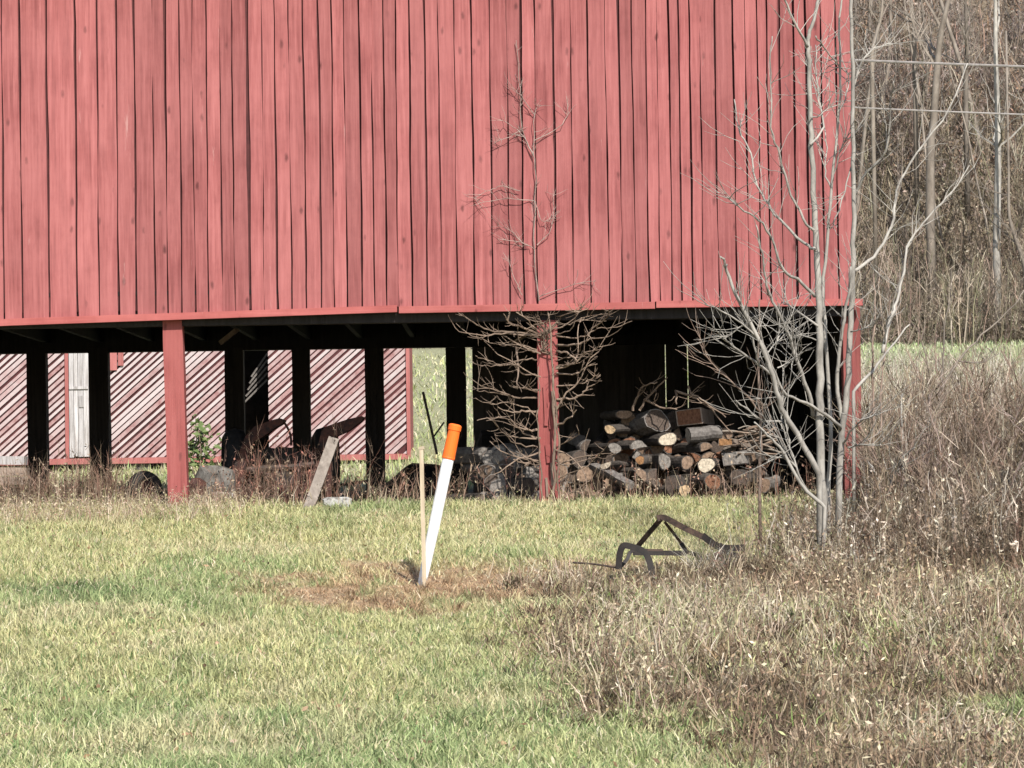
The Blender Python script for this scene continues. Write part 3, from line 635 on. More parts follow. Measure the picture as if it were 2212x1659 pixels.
# ------------------------------------------------------------------ marker post and stake
YM = 23.0
def ring(mb, c, ax, r, n=20):
    a = ax.orthogonal().normalized(); b_ = ax.cross(a); o = len(mb.v)
    for k in range(n): mb.v.append(c + (a * math.cos(2 * math.pi * k / n) + b_ * math.sin(2 * math.pi * k / n)) * r)
    return o
def lathe(p, q, prof, name, mat, parent, n=20):
    mb = MB(); ax = (q - p).normalized(); L = (q - p).length; os_ = [ring(mb, p + ax * L * t, ax, r, n) for t, r in prof]
    for a, b_ in zip(os_[:-1], os_[1:]):
        for k in range(n): mb.f.append((a + k, a + (k + 1) % n, b_ + (k + 1) % n, b_ + k))
    mb.f.append(tuple(os_[0] + k for k in range(n - 1, -1, -1))); mb.f.append(tuple(os_[-1] + k for k in range(n))); return mb.build(name, mat, parent, False)
pb = P(910, 1268, YM); pt_ = P(984, 916, YM); pm = pb.lerp(pt_, .785)
mk = thing("marker_post", pb, "leaning white plastic marker post with orange top standing in the lawn", "marker post")
s = YM / FPX
lathe(pb - (pt_ - pb) * .05, pm, [(0, 8 * s), (.2, 10.5 * s), (.5, 12.3 * s), (1, 12.6 * s)], "tube", M['white'], mk)
lathe(pm, pt_, [(0, 14 * s), (.04, 14.6 * s), (.06, 14.0 * s), (.80, 13.0 * s), (.82, 14.4 * s), (.95, 14.4 * s), (.985, 12 * s), (1, 8 * s)], "orange_sleeve", M['orange'], mk)
a, b_ = P(917, 1262, YM - .12), P(910, 968, YM - .12)
st = thing("stake", a, "thin tan wooden stake standing upright beside the marker post", "stake")
mb = MB(); mb.beam(a - (b_ - a) * .05, b_, .030, .028); mb.build("shaft", M['stake'], st)
mb = MB(); mb.beam(b_ + Vector((-.022, 0, -.002)), b_ + Vector((.024, 0, .004)), .022, .034, (0, 1, 0)); mb.build("tip", M['stake'], st)

# ------------------------------------------------------------------ old plough lying in the grass
YP = 23.4
pl = thing("plough", on_ground(1420, YP), "rusty iron plough frame lying on the lawn before the firewood", "plough")
def bar(name, pts, w, d, Y0, Y1, mat='ironbrown', rnd=False):
    n = len(pts); q = smooth_path([P(*Z4(*p), Y0 + (Y1 - Y0) * i / max(1, n - 1)) for i, p in enumerate(pts)], 4) if n > 2 else [P(*Z4(*pts[0]), Y0), P(*Z4(*pts[1]), Y1)]
    mb = MB(); w *= 1.25
    if rnd: mb.tube(q, w / 2, 8)
    else:
        for i, p in enumerate(q):
            t = (q[min(i + 1, len(q) - 1)] - q[max(i - 1, 0)]).normalized(); sd = Vector((0, 1, 0)); nr = t.cross(sd).normalized()
            mb.v += [p + sd * d / 2 + nr * w / 2, p - sd * d / 2 + nr * w / 2, p - sd * d / 2 - nr * w / 2, p + sd * d / 2 - nr * w / 2]
        for i in range(len(q) - 1):
            o = i * 4
            for k in range(4): mb.f.append((o + k, o + (k + 1) % 4, o + 4 + (k + 1) % 4, o + 4 + k))
        mb.f.append((3, 2, 1, 0)); o = (len(q) - 1) * 4; mb.f.append((o, o + 1, o + 2, o + 3))
    return mb.build(name, M[mat], pl)
bar("beam", [(625, 1012), (465, 1200)], .030, .05, YP, YP + .25); bar("beam", [(600, 1008), (650, 1003), (760, 1060), (905, 1130)], .036, .05, YP - .03, YP + .2)
bar("brace", [(650, 1030), (760, 1170)], .018, .02, YP + .05, YP + .35); bar("crossbar", [(440, 1235), (800, 1238)], .030, .04, YP + .1, YP + .15, 'iron'); bar("crossbar", [(500, 1215), (640, 1218)], .012, .02, YP - .1, YP - .1)
bar("tine", [(345, 1345), (352, 1250), (375, 1190), (430, 1195), (510, 1225), (545, 1280), (560, 1340), (565, 1420)], .038, .05, YP - .15, YP - .2, 'iron')
bar("tine", [(350, 1335), (400, 1280), (420, 1235), (450, 1215)], .022, .035, YP + .02, YP + .1, 'iron'); bar("draw_rod", [(40, 1300), (180, 1310), (340, 1335)], .012, .012, YP - .1, YP - .15, 'ironbrown', True)
bar("handle", [(900, 1120), (1000, 1190), (1090, 1205), (1180, 1200)], .04, .06, YP + .2, YP + .35, 'iron'); bar("tine", [(1010, 1180), (1060, 1240), (1150, 1260), (1190, 1330)], .035, .05, YP + .25, YP + .25, 'iron')
bar("tine", [(760, 1170), (800, 1230), (880, 1260), (900, 1360)], .025, .04, YP + .3, YP + .2, 'iron'); bar("share", [(980, 1240), (1040, 1330), (1090, 1400)], .07, .02, YP + .2, YP + .1, 'ironbrown')

def rock(name, c, rx, ry, rz, mat, label, cat, seed, group=None, sub=2, jag=.28):
    import bmesh
    bm = bmesh.new(); bmesh.ops.create_icosphere(bm, subdivisions=sub, radius=1); r = random.Random(seed)
    for v in bm.verts:
        k = 1 + r.uniform(-jag, jag); p = v.co.normalized() * k; v.co = Vector((max(-.86, min(.86, p.x)) * rx, max(-.86, min(.86, p.y)) * ry, max(-.7, min(.8, p.z)) * rz))
    me = bpy.data.meshes.new(name); bm.to_mesh(me); bm.free(); me.materials.append(mat); o = bpy.data.objects.new(name, me); COL.objects.link(o); o.location = c
    return tag(o, label, cat, group)
p = on_ground(728, YF - .25); rock("stone", p + Vector((0, 0, .05)), .17, .12, .075, M['stone'], "flat pale stone on the grass beside the leaning board", "stone", 5)

# ------------------------------------------------------------------ things under the barn
YK = 31.6
tr = thing("tractor", on_ground(560, YK), "rusty derelict tractor with flared fenders parked under the barn", "tractor")
def ext(name, pts, Y0, Y1, mat, zf=ZM, parent=tr):
    q0 = [P(*zf(*p), Y0) for p in pts]; mb = MB(); mb.poly_prism(q0, [Vector((p.x, Y1, p.z)) for p in q0]); return mb.build(name, mat, parent)
ext("fender", [(300, 1080), (380, 900), (450, 720), (500, 590), (600, 480), (780, 410), (880, 385), (935, 405), (910, 445), (800, 510), (740, 560), (640, 620), (580, 660), (545, 760), (500, 950), (470, 1150), (380, 1150)][::-1], YK - .1, YK + .22, M['rust'])
ext("fender", [(1310, 660), (1345, 520), (1400, 475), (1500, 440), (1640, 395), (1790, 362), (1815, 375), (1780, 420), (1650, 520), (1540, 570), (1460, 605), (1400, 700), (1360, 800)][::-1], YK - .1, YK + .22, M['rust'])
ext("engine_block", [(620, 760), (700, 700), (830, 720), (860, 700), (1010, 712), (1020, 760), (1230, 740), (1250, 1240), (640, 1250)][::-1], YK + .35, YK + 1.2, M['iron'])
ext("gear_case", [(690, 960), (760, 900), (900, 860), (1060, 880), (1150, 960), (1170, 1100), (1110, 1220), (980, 1270), (820, 1260), (710, 1180)][::-1], YK + .05, YK + .34, M['ironbrown'])
ext("side_plate", [(545, 800), (640, 720), (700, 760), (680, 1000), (610, 1260), (540, 1200)][::-1], YK + .1, YK + .3, M['iron'])
ext("side_plate", [(1235, 760), (1330, 690), (1400, 700), (1340, 900), (1260, 1200), (1190, 1150)][::-1], YK + .1, YK + .32, M['rust'])
for nm_, pts_, r_, m_ in (("axle", [(500, 960), (760, 935), (1010, 925), (1270, 890)], .034, 'ironbrown'), ("lift_arm", [(620, 1010), (700, 990), (800, 1050), (850, 1180)], .022, 'rust'), ("lift_arm", [(1220, 990), (1130, 1000), (1080, 1090), (1090, 1220)], .022, 'rust'),
                          ("hose", [(740, 760), (800, 830), (930, 850), (1010, 800), (1060, 730)], .013, 'rubber'), ("drawbar", [(560, 1180), (800, 1150), (1000, 1160), (1230, 1110)], .026, 'rust'), ("rod", [(700, 900), (745, 1080), (770, 1300)], .012, 'ironbrown'), ("rod", [(1120, 890), (1060, 1100), (1040, 1300)], .012, 'ironbrown')):
    mb = MB(); mb.tube(smooth_path([P(*ZM(*q), YK - .04) for q in pts_]), r_, 8); mb.build(nm_, M[m_], tr)
for cx_, cy_, rr_ in ((930, 1060, .10), (800, 1010, .05), (1080, 1150, .045)):
    c_ = P(*ZM(cx_, cy_), YK); mb = MB(); mb.tube([c_ + Vector((0, .08, 0)), c_ - Vector((0, .03, 0)), c_ - Vector((0, .031, 0))], [rr_, rr_, rr_ * .6], 14); mb.build("hub", M['rust'] if rr_ < .06 else M['iron'], tr)
ext("tail_panel", [(470, 1240), (580, 1262), (700, 1250), (900, 1275), (1090, 1255), (1200, 1285), (1170, 1430), (900, 1450), (700, 1440), (520, 1420)][::-1], YK - .18, YK - .12, M['rust'])
ext("strut", [(1385, 690), (1450, 690), (1455, 1380), (1395, 1380)][::-1], YK - .12, YK - .05, M['rust'])
ext("strut", [(1180, 1060), (1290, 860), (1350, 860), (1230, 1300), (1130, 1460), (1060, 1400)][::-1], YK - .12, YK - .05, M['rust'])
ext("strut", [(440, 1150), (520, 1150), (540, 1400), (470, 1400)][::-1], YK - .14, YK - .06, M['rust'])
mb = MB(); mb.tube(smooth_path([P(*ZM(*q), YK) for q in ((905, 420), (950, 460), (1000, 570), (1010, 690))]), .012, 8); mb.build("control_lever", M['rust'], tr)
def torus(parent, name, c, axis, R, r, mat, n=22, k=8):
    mb = MB(); ax = Vector(axis).normalized(); a = ax.orthogonal().normalized(); b_ = ax.cross(a)
    for i in range(n):
        t = 2 * math.pi * i / n; d = a * math.cos(t) + b_ * math.sin(t)
        for j in range(k):
            s_ = 2 * math.pi * j / k; mb.v.append(Vector(c) + d * (R + r * math.cos(s_)) + ax * r * 1.5 * math.sin(s_))
    for i in range(n):
        for j in range(k):
            mb.f.append((i * k + j, ((i + 1) % n) * k + j, ((i + 1) % n) * k + (j + 1) % k, i * k + (j + 1) % k))
    return mb.build(name, mat, parent, True)
for ux, nm in ((330, 'w'), (1330, 'w')):
    c = P(*ZM(ux + 60, 1130), YK + .55); c.z = gz(c.x, c.y) + .40; w = torus(tr, "wheel", c, (1, .15, 0), .31, .085, M['rubber'])
    mb = MB(); mb.tube([c + Vector((-.04, 0, 0)), c + Vector((.04, 0, 0))], .2, 14); mb.build("rim", M['rust'], w)
# leaning board, pipe, dark heap
def board_thing(name, p, q, w, d, mat, label, cat, group=None, side=None):
    t = MB(); t.beam(p, q, w, d, side); o = t.build(name, mat); return tag(o, label, cat, group)
pq = P(*ZM(1190, 1500), YF - .2); pq.z = gz(pq.x, pq.y) - .03
board_thing("board", pq, P(*ZM(1480, 610), YF + .35), .105, .03, M['plank'], "pale grey board leaning against the rusty tractor fender", "board")
board_thing("pipe", P(*Z2(815, 1162), 36.6), P(*Z2(1040, 1128), 36.6), .035, .035, M['iron'], "dark iron pipe lying level between tractor and post", "pipe")
def heap(name, outline, zf, Y0, depth, mat, label, cat):
    cols = []; mb = MB(); ny_ = 7; us = [zf(*o) for o in outline]
    for (u, v) in us:
        p = P(u, v, Y0 + depth * .5); g = gz(p.x, p.y) - .05; top = max(p.z, g + .03); row = []
        for j in range(ny_):
            t = j / (ny_ - 1); prof = math.sin(math.pi * t) ** .6; row.append(Vector((p.x + random.gauss(0, .015), Y0 + depth * t, g + (top - g) * prof * random.uniform(.93, 1.0) if 0 < j < ny_ - 1 else g)))
        cols.append(row)
    for r in cols: mb.v += r
    for i in range(len(cols) - 1):
        for j in range(ny_ - 1): mb.f.append((i * ny_ + j, (i + 1) * ny_ + j, (i + 1) * ny_ + j + 1, i * ny_ + j + 1))
    return tag(mb.build(name, mat, None), label, cat)
heap("tarp", [(890, 1300), (960, 1230), (1050, 1170), (1130, 1150), (1200, 1110), (1260, 1040), (1320, 1005), (1400, 1000), (1470, 1015), (1530, 1030), (1600, 1060), (1650, 1200), (1680, 1300)], Z2, 32.2, 1.8, M['tarp'], "black crumpled tarp heaped between two dark posts", "tarp")
heap("tarp", [(390, 1300), (400, 900), (430, 840), (520, 830), (600, 900), (660, 1000), (720, 1020), (780, 1060), (830, 1150), (850, 1300)], Z3, 33.8, 1.6, M['darkwood'], "dark covered heap in the shade left of the vine post", "tarp")
board_thing("stick", P(*Z2(1475, 960), 37), P(*Z2(1388, 572), 37), .032, .03, M['hilltree'], "bare grey stick poking up in the gap beside the pale field", "stick")
board_thing("stick", P(*Z2(1455, 850), 37.05), P(*Z2(1520, 760), 37.05), .02, .02, M['hilltree'], "short side stick slanting right from the taller grey stick", "stick")
# tyre, concrete, boards at the left
c = P(*Z1(900, 1130), 31.0); c.z = gz(c.x, c.y) + .185
ty = thing("tyre", (c.x, c.y, c.z - .18), "old black tyre standing behind the red post", "tyre"); torus(ty, "tread", c, (.45, -1, .1), .125, .06, M['rubber']); 
mb = MB(); mb.tube([c + Vector((-.02, .045, 0)), c + Vector((.02, -.045, 0))], .085, 14); mb.build("hub", M['rust'], ty)
p = on_ground(462, 31.2); rock("concrete_chunk", p + Vector((0, 0, .17)), .26, .2, .30, M['block'], "large broken grey concrete chunk between red post and tractor", "concrete chunk", 8, jag=.2)
p = on_ground(428, 30.8); rock("concrete_chunk", p + Vector((0, 0, .13)), .10, .10, .20, M['rust'], "rust-brown broken chunk right beside the red post", "concrete chunk", 12)
for k, (u, r) in enumerate(((470, .11), (490, .085), (448, .07))):
    p = on_ground(u, 30.4 + k * .1); rock("stone", p + Vector((0, 0, .07)), r * 1.2, r, r, M['stone'] if k else M['tan'], ("biggest tan stone in front of the broken concrete", "middle pale stone in front of the broken concrete", "smallest pale stone in front of the broken concrete")[k], "stone", 20 + k, "stones by the broken concrete")
for k, (v0, lab) in enumerate(((1125, "lowest board of the tan lumber stack at the far left"), (1070, "middle board of the tan lumber stack at the far left"), (1000, "topmost grey board of the lumber stack at the far left"))):
    a_, b_ = P(*Z1(-420, v0 - 6), 31.0), P(*Z1(185 - 12 * k, v0), 31.0); board_thing("board", a_, b_, .085, .24, M['tan'] if k < 2 else M['grey'], lab, "board", "boards stacked at the far left")
p = on_ground(40, 32.5); 
for k, u in enumerate((-80, 30)):
    p = on_ground(u, 31.0); z1 = P(*Z1(0, 1125), 31.0).z - .05; mb = MB(); mb.box(p.x - .09, p.x + .09, 30.90, 31.10, p.z - .05, max(z1, p.z + .03)); tag(mb.build("block", M['block']), ("grey block under the lumber stack just outside the left edge", "grey block under the end of the lumber stack")[k], "block")
# leafy plant by the crib
lp = thing("leafy_plant", on_ground(432, 40), "straggly plant with pale green leaves right of the red post", "plant")
mbS = MB(); LV = []
for k in range(7):
    b0_ = on_ground(430 + random.uniform(-14, 14), 40); top = P(*Z1(1200 + random.uniform(-20, 170), random.uniform(720, 900)), 40 + random.uniform(-.2, .2)); pth = smooth_path([b0_, b0_.lerp(top, .5) + Vector((random.gauss(0, .08), 0, 0)), top]); mbS.tube(pth, .007, 4)
    for q in pth[3:]:
        for _ in range(4): LV.append(q + Vector((random.gauss(0, .06), random.gauss(0, .06), random.gauss(0, .06))))
mbS.build("stem", M['twigbrown'], lp); mbL = MB()
for q in LV:
    d = Vector((random.gauss(0, 1), random.gauss(0, 1), random.gauss(0, .6))).normalized(); e = d.orthogonal().normalized(); l = random.uniform(.04, .075); o = len(mbL.v); nn_ = d.cross(e)
    mbL.v += [q - d * l, q + e * l * .5 + nn_ * .008, q + d * l, q - e * l * .5 + nn_ * .008]; mbL.f += [(o, o + 1, o + 2), (o, o + 2, o + 3)]
mbL.build("foliage", M['leaf'], lp)

# ------------------------------------------------------------------ firewood
def log(c, a, b_, L, dirv, face, bark, label, group="logs of the firewood heap", square=False, name="log"):
    d = Vector(dirv).normalized(); sx = Vector((1, 0, 0)); sx = (sx - d * sx.dot(d)).normalized(); sz = d.cross(sx)
    if sz.z < 0: sz = -sz
    n = 4 if square else 15; ph = random.random() * 6.28; pq_ = [random.random() * 6.28 for _ in range(3)]; rr = [1 + .10 * math.sin(2 * 6.283 * q_ / n + pq_[0]) + .06 * math.sin(3 * 6.283 * q_ / n + pq_[1]) + random.uniform(-.05, .05) for q_ in range(n)]
    t = thing(name, c, label, "log" if not square else "timber", group)
    mb = MB(); rot = random.uniform(-.12, .12); prof = []
    half = (not square) and random.random() < .38; hp = random.uniform(0, 6.28)
    for k in range(n):
        if square: x_, z_ = ((-1, -1), (1, -1), (1, 1), (-1, 1))[k]; x_ *= random.uniform(.95, 1.02); z_ *= random.uniform(.95, 1.02)
        else: an = 2 * math.pi * k / n; x_, z_ = math.cos(an) * rr[k], math.sin(an) * rr[k]
        if half:
            dd = x_ * math.cos(hp) + z_ * math.sin(hp); ov_ = max(0, dd - .15); x_ -= ov_ * math.cos(hp); z_ -= ov_ * math.sin(hp)
        prof.append((x_ * a * math.cos(rot) - z_ * b_ * math.sin(rot), x_ * a * math.sin(rot) + z_ * b_ * math.cos(rot)))
    segs = 4
    for i in range(segs + 1):
        f = i / segs; bend = Vector((random.gauss(0, .006), 0, random.gauss(0, .006))) if i else Vector((0, 0, 0)); k2 = 1 - .06 * f * random.random()
        for (x_, z_) in prof: mb.v.append(c + d * L * f + bend + (sx * x_ + sz * z_) * k2)
    for i in range(segs):
        for k in range(n): mb.f.append((i * n + k, i * n + (k + 1) % n, (i + 1) * n + (k + 1) % n, (i + 1) * n + k))
    mb.f.append(tuple(range(n - 1, -1, -1))); mb.f.append(tuple(segs * n + k for k in range(n))); mb.build("bark" if not square else "body", bark, t)
    mf = MB(); q = [c - d * random.uniform(.002, .008) + (sx * x_ + sz * z_) * .90 for x_, z_ in prof]; mf.v += q + [c - d * .006]
    for k in range(n): mf.f.append((k, n, (k + 1) % n))
    mf.build("cut_face", face, t); return t
def L_(x, y, rx, ry, face, label, Y=30.75, bark='bark', dx=0., dz=0.0, length=.9, square=False, k=None):
    s_ = Y / FPX * .2387; c = P(*ZL(x, y), Y); return log(c, rx * s_, ry * s_, length, (dx, 1, dz), M[face], M[bark], label, square=square, name="timber" if square else "log")
L_(395, 870, 58, 44, 'tanend', "small tan log end highest at the left of the firewood heap", dx=.55, Y=31.0)
L_(435, 1040, 66, 48, 'greyend', "grey squarish log end below the small tan log at left", dx=-.3, Y=30.8)
L_(655, 1030, 92, 62, 'greyend', "broad grey-brown log end left of the jagged yellow log", dx=-.45, Y=30.9, length=.6)
L_(915, 960, 88, 66, 'paleend', "jagged yellow-tan log end in the middle of the heap", dx=-.3, Y=30.9)
L_(1110, 757, 118, 72, 'rustend', "rusty squared timber end on top of the firewood heap", square=True, bark='tan', Y=31.2, dx=.2)
L_(820, 790, 130, 100, 'darkend', "fat dark log on top left of the rusty timber", dx=-.45, dz=-.1, Y=31.1, bark='barkgrey', length=.6)
L_(350, 1182, 62, 46, 'paleend', "whitish oval log end low at the left of the heap", dx=.4, Y=30.6)
L_(1262, 1192, 78, 76, 'paleend', "bright white round log end right of centre in the heap", dx=.2, Y=30.65)
L_(665, 1148, 52, 38, 'orangeend', "small bright orange log end at centre left of the heap", dx=.5, Y=30.75)
L_(885, 1160, 58, 84, 'greyend', "tall grey split log end under the jagged yellow log", dx=-.3, Y=30.7)
L_(1265, 1045, 74, 60, 'brownend', "warm brown log end above the bright white log", dx=-.4, Y=30.85)
L_(1525, 1130, 116, 60, 'greyend', "wide flat grey timber end at the right of the heap", square=True, bark='barkgrey', Y=30.85, dx=.2)
L_(1325, 1345, 86, 70, 'rustend', "orange-brown log end at the foot below the white log", dx=-.3, Y=30.5)
L_(455, 1275, 62, 66, 'greyend', "grey log end below the whitish oval log", dx=.3, Y=30.55)
L_(570, 1355, 62, 72, 'greyend', "pale grey log jutting out at the foot of the heap", dx=-.75, dz=.45, Y=30.35, bark='barkgrey', length=.6)
L_(665, 1292, 60, 80, 'brownend', "brown upright split log end at the foot of the heap", dx=-.3, Y=30.55)
L_(1065, 1425, 56, 62, 'tanend', "pale brown log end lowest in the middle of the heap", dx=-.4, Y=30.4)
L_(960, 1380, 78, 88, 'darkend', "dark log end lowest left of the pale brown one", dx=.3, Y=30.5)
L_(1090, 1170, 62, 66, 'brownend', "dull brown log end just left of the bright white log", dx=-.4, Y=30.75)
L_(800, 1310, 82, 90, 'darkend', "dark round log end below the tall grey split log", dx=-.2, Y=30.6)
L_(1560, 1310, 90, 70, 'darkend', "dark log end low at the right foot of the heap", dx=.3, Y=30.7)
L_(520, 735, 80, 44, 'brownend', "thin brown split piece at top left of the heap", dx=-.3, Y=31.2, length=.5)
L_(1440, 985, 70, 34, 'orangeend', "thin orange-edged slab right of the long grey timber", dx=.4, Y=30.9, square=True, bark='tan')
# long grey log lying across the top
s_ = 30.9 / FPX * .2387
log(P(*ZL(1100, 925), 30.85), 60 * s_, 78 * s_, .34, (1, .35, .1), M['greyend'], M['barkgrey'], "long smooth grey log lying sideways under the rusty timber")
prof_u = [1190, 1235, 1300, 1345, 1420, 1520, 1560, 1620, 1660]; prof_v = [1010, 962, 930, 895, 880, 885, 915, 955, 1030]
ROWN = ['bottom row', 'second row', 'third row', 'middle row', 'row above the middle', 'row below the top', 'top row']
for row in range(7):
    v = 1080 - row * 29
    for kx in range(15):
        u = 1205 + kx * 31 + (row % 2) * 15
        if v < np.interp(u, prof_u, prof_v) + 12: continue
        r = random.uniform(.07, .105); Y = 31.05 + row * .05 + random.uniform(0, .22)
        c = P(u + random.uniform(-4, 4), v + random.uniform(-3, 3), Y)
        endn = random.choice(['dark', 'dark', 'brown', 'grey', 'brown', 'rust']); u += random.uniform(-6, 6); zone = 'toward the vine post' if u < 1340 else ('under the rusty timber' if u > 1470 else 'near the jagged yellow log')
        log(c, r, r * random.uniform(.8, 1.05), random.uniform(.5, .9), (random.uniform(-.45, .45), 1, random.uniform(-.16, .16)), M[endn + 'end'], M[random.choice(['bark', 'bark', 'barkgrey'])], f"{endn}-ended log in the {ROWN[row]} of the heap, {zone}")
# left bay: a few logs in the shade
for (x_, y_, rx, ry, f, lab) in ((530, 1330, 50, 62, 'greyend', "grey log end low in the bay left of the vine post"), (650, 1330, 46, 52, 'tanend', "pale log end nearest the vine post on its left"), (740, 1240, 80, 70, 'darkend', "dark log close behind the vine post"), (420, 1330, 60, 50, 'darkend', "dark log end beside the dark post left of the vine")):
    c = P(*Z3(x_, y_), 30.9); s_ = 30.9 / FPX * .3255; log(c, rx * s_ * .8, ry * s_ * .8, .9, (-.6, 1, 0), M[f], M['bark'], lab, group="logs left of the vine post")
for k in range(22):
    u = random.uniform(1048, 1155); v = random.uniform(945 + abs(u - 1110) * .5, 1080); r = random.uniform(.07, .10); Yl = 31.0 + (1080 - v) * .004; endn = random.choice(['grey', 'grey', 'brown', 'dark'])
    log(P(u, v, Yl), r, r * .9, .7, (random.uniform(-.6, .6), 1, random.uniform(-.1, .1)), M[endn + 'end'], M[random.choice(['bark', 'barkgrey', 'barkgrey'])], f"{endn}-ended log {'low' if v > 1030 else 'high'} in the shaded pile left of the vine, {'beside the dark post' if u < 1090 else 'near red post'}", group="logs left of the vine post")
# loose sticks over the heap
for k in range(26):
    x0, y0 = random.uniform(1380, 1720), random.uniform(860, 1090); an = random.uniform(-.5, .35); l = random.uniform(120, 330)
    a_ = P(*ZL(x0, y0), random.uniform(30.7, 31.1)); b_ = P(*ZL(x0 + l * math.cos(an), y0 + l * math.sin(an)), random.uniform(30.6, 31.2)); mb = MB(); mb.tube(smooth_path([a_, a_.lerp(b_, .5) + Vector((0, 0, random.gauss(0, .02))), b_], 3), [random.uniform(.006, .014)] * 7, 5)
    tag(mb.build("stick", M['vine'] if k % 3 else M['hilltree']), "loose brown stick tangled over the right side of the firewood", "stick", "sticks on the firewood")
for k, pts in enumerate(([(600, 700), (640, 560), (700, 480), (820, 440)], [(660, 700), (720, 600), (830, 480), (910, 400)], [(700, 600), (850, 660), (1000, 690)], [(980, 520), (1150, 580), (1300, 680), (1500, 900)], [(1100, 480), (1130, 540), (1250, 620), (1440, 760)], [(1310, 250), (1480, 420), (1700, 620)], [(985, 520), (995, 640)])):
    pth = traced(ZL, pts, 31.0, 30.8, .005); mb = MB(); mb.tube(pth, [.013 * (1 - .5 * i / (len(pth) - 1)) for i in range(len(pth))], 5); twigs(mb, pth, 4, .2, .005)
    tag(mb.build("stick", M['vine']), ("bent stick curling up at the top left of the heap", "thin stick slanting up behind the curled one", "level stick resting left of the rusty timber", "long stick sloping down right over the heap top", "forked stick above the long sloping one", "thin branch slanting across the dark bay wall", "short upright twig on the heap top")[k], "stick")
# dark box in the weeds
p = on_ground(2176, 25.5); mb = MB(); q = P(2176, 1005, 25.5); mb.box(p.x - .07, p.x + .07, 25.45, 25.6, p.z - .1, q.z - .03); mb.v = [v + Vector((random.gauss(0, .008), 0, random.gauss(0, .008))) for v in mb.v]; tag(mb.build("stump", M['darkwood']), "dark old fence stump half hidden in the brown weeds", "stump")

# ------------------------------------------------------------------ cables on the right
for k, (a_, b_, lab) in enumerate((((1700, 116), (2300, 131), "upper pale cable crossing before the wooded slope"), ((1700, 218), (2300, 235), "lower pale cable crossing before the wooded slope"))):
    p0, p1 = P(*a_, 52), P(*b_, 50); d = p1 - p0; p0 = p0 - d * .6; p1 = p1 + d * 2.0
    pts = [p0.lerp(p1, i / 30) - Vector((0, 0, .12 * math.sin(math.pi * i / 30))) for i in range(31)]
    mb = MB(); mb.tube(pts, .021 if k == 0 else .014, 6); tag(mb.build("cable", M['cable']), lab, "cable", "pale cables beside the barn")

# ------------------------------------------------------------------ trees on the slope
def hill_tree(u, Y, h, r, name, label, group=None, lean=0, nbr=9, path=None, mat='hilltree'):
    p = on_ground(u, Y) if path is None else None
    if path is not None:
        pth = [P(*Z5(*q), Y) for q in path]; base = Vector(pth[0]); base.z = gz(base.x, Y); pth = [base - Vector((0, 0, .2))] + smooth_path(pth)
        d = (pth[-1] - pth[-5]).normalized(); pth.append(pth[-1] + d * 3)
    else:
        base = p; pth = [base - Vector((0, 0, .3))]; d = Vector((lean, 0, 1)).normalized()
        for i in range(10): d = (d + Vector((random.gauss(0, .05), random.gauss(0, .05), .03))).normalized(); pth.append(pth[-1] + d * h / 10)
    t = thing(name, base, label, "tree", group); mb = MB(); nn = len(pth); mb.tube(pth, [r * (1 - .6 * i / (nn - 1)) for i in range(nn)], 7); mb.build("trunk", M[mat], t, True)
    mb = MB()
    for k in range(nbr):
        i = random.randint(int(nn * .3), nn - 2); q = pth[i]; d = Vector((random.gauss(0, 1), random.gauss(0, 1), random.uniform(.3, 1.2))).normalized(); l = h * random.uniform(.12, .3); bp = [q]
        for j in range(5): d = (d + Vector((random.gauss(0, .2), random.gauss(0, .2), .14))).normalized(); bp.append(bp[-1] + d * l / 5)
        mb.tube(bp, [r * .34 * (1 - .16 * j) for j in range(6)], 4, cap=False); twigs(mb, bp, 5, l * .5, r * .13)
    mb.build("crown", M[mat], t); return t
hill_tree(0, 64, 9, .105, "bare_tree", "pale slope tree with forked top crossing both cables", path=[(1272, 1180), (1276, 800), (1290, 700), (1310, 400), (1330, 200), (1360, 60), (1375, 0)], nbr=7)
hill_tree(0, 63, 9, .085, "bare_tree", "pale straight slope tree at the far right crossing both cables", path=[(1640, 1360), (1648, 900), (1645, 600), (1635, 300), (1635, 0)], nbr=6, mat='tree')
hill_tree(0, 66, 7, .06, "bare_tree", "thin slope tree between the forked and the far right trees", path=[(1470, 600), (1472, 400), (1475, 240), (1470, 60), (1466, -30)], nbr=5)
hill_tree(0, 66, 7, .055, "bare_tree", "short pale slope tree above the cables near the barn", path=[(1185, 300), (1183, 200), (1178, 100), (1170, 0)], nbr=4)
hill_tree(0, 63.5, 7, .05, "bare_tree", "tan leaning slope tree closest to the barn edge", path=[(950, 300), (965, 220), (1000, 100), (1010, 0)], nbr=5)
hill_tree(0, 62.5, 6, .055, "bare_tree", "leaning grey slope tree low at the far right edge", path=[(1800, 1480), (1760, 1360), (1712, 1200), (1708, 980)], nbr=6)
for k in range(34):
    Y = 64 + 26 * (k / 34) + random.uniform(-1, 1); u = random.uniform(1780, 2330)
    if k % 12 == 0: u = random.uniform(1500, 1700)
    rad = random.uniform(.025, .06)
    hill_tree(u, Y, random.uniform(4, 9), rad, "bare_tree", f"{'thick' if rad > .045 else 'slender'} bare tree {'low' if Y < 72 else ('midway' if Y < 81 else 'high')} on the brown slope, {'close by the barn edge' if u < 1930 else ('between barn and picture edge' if u < 2080 else 'toward the far right edge')}", "slender trees on the slope", lean=random.gauss(0, .12), nbr=random.randint(4, 8))

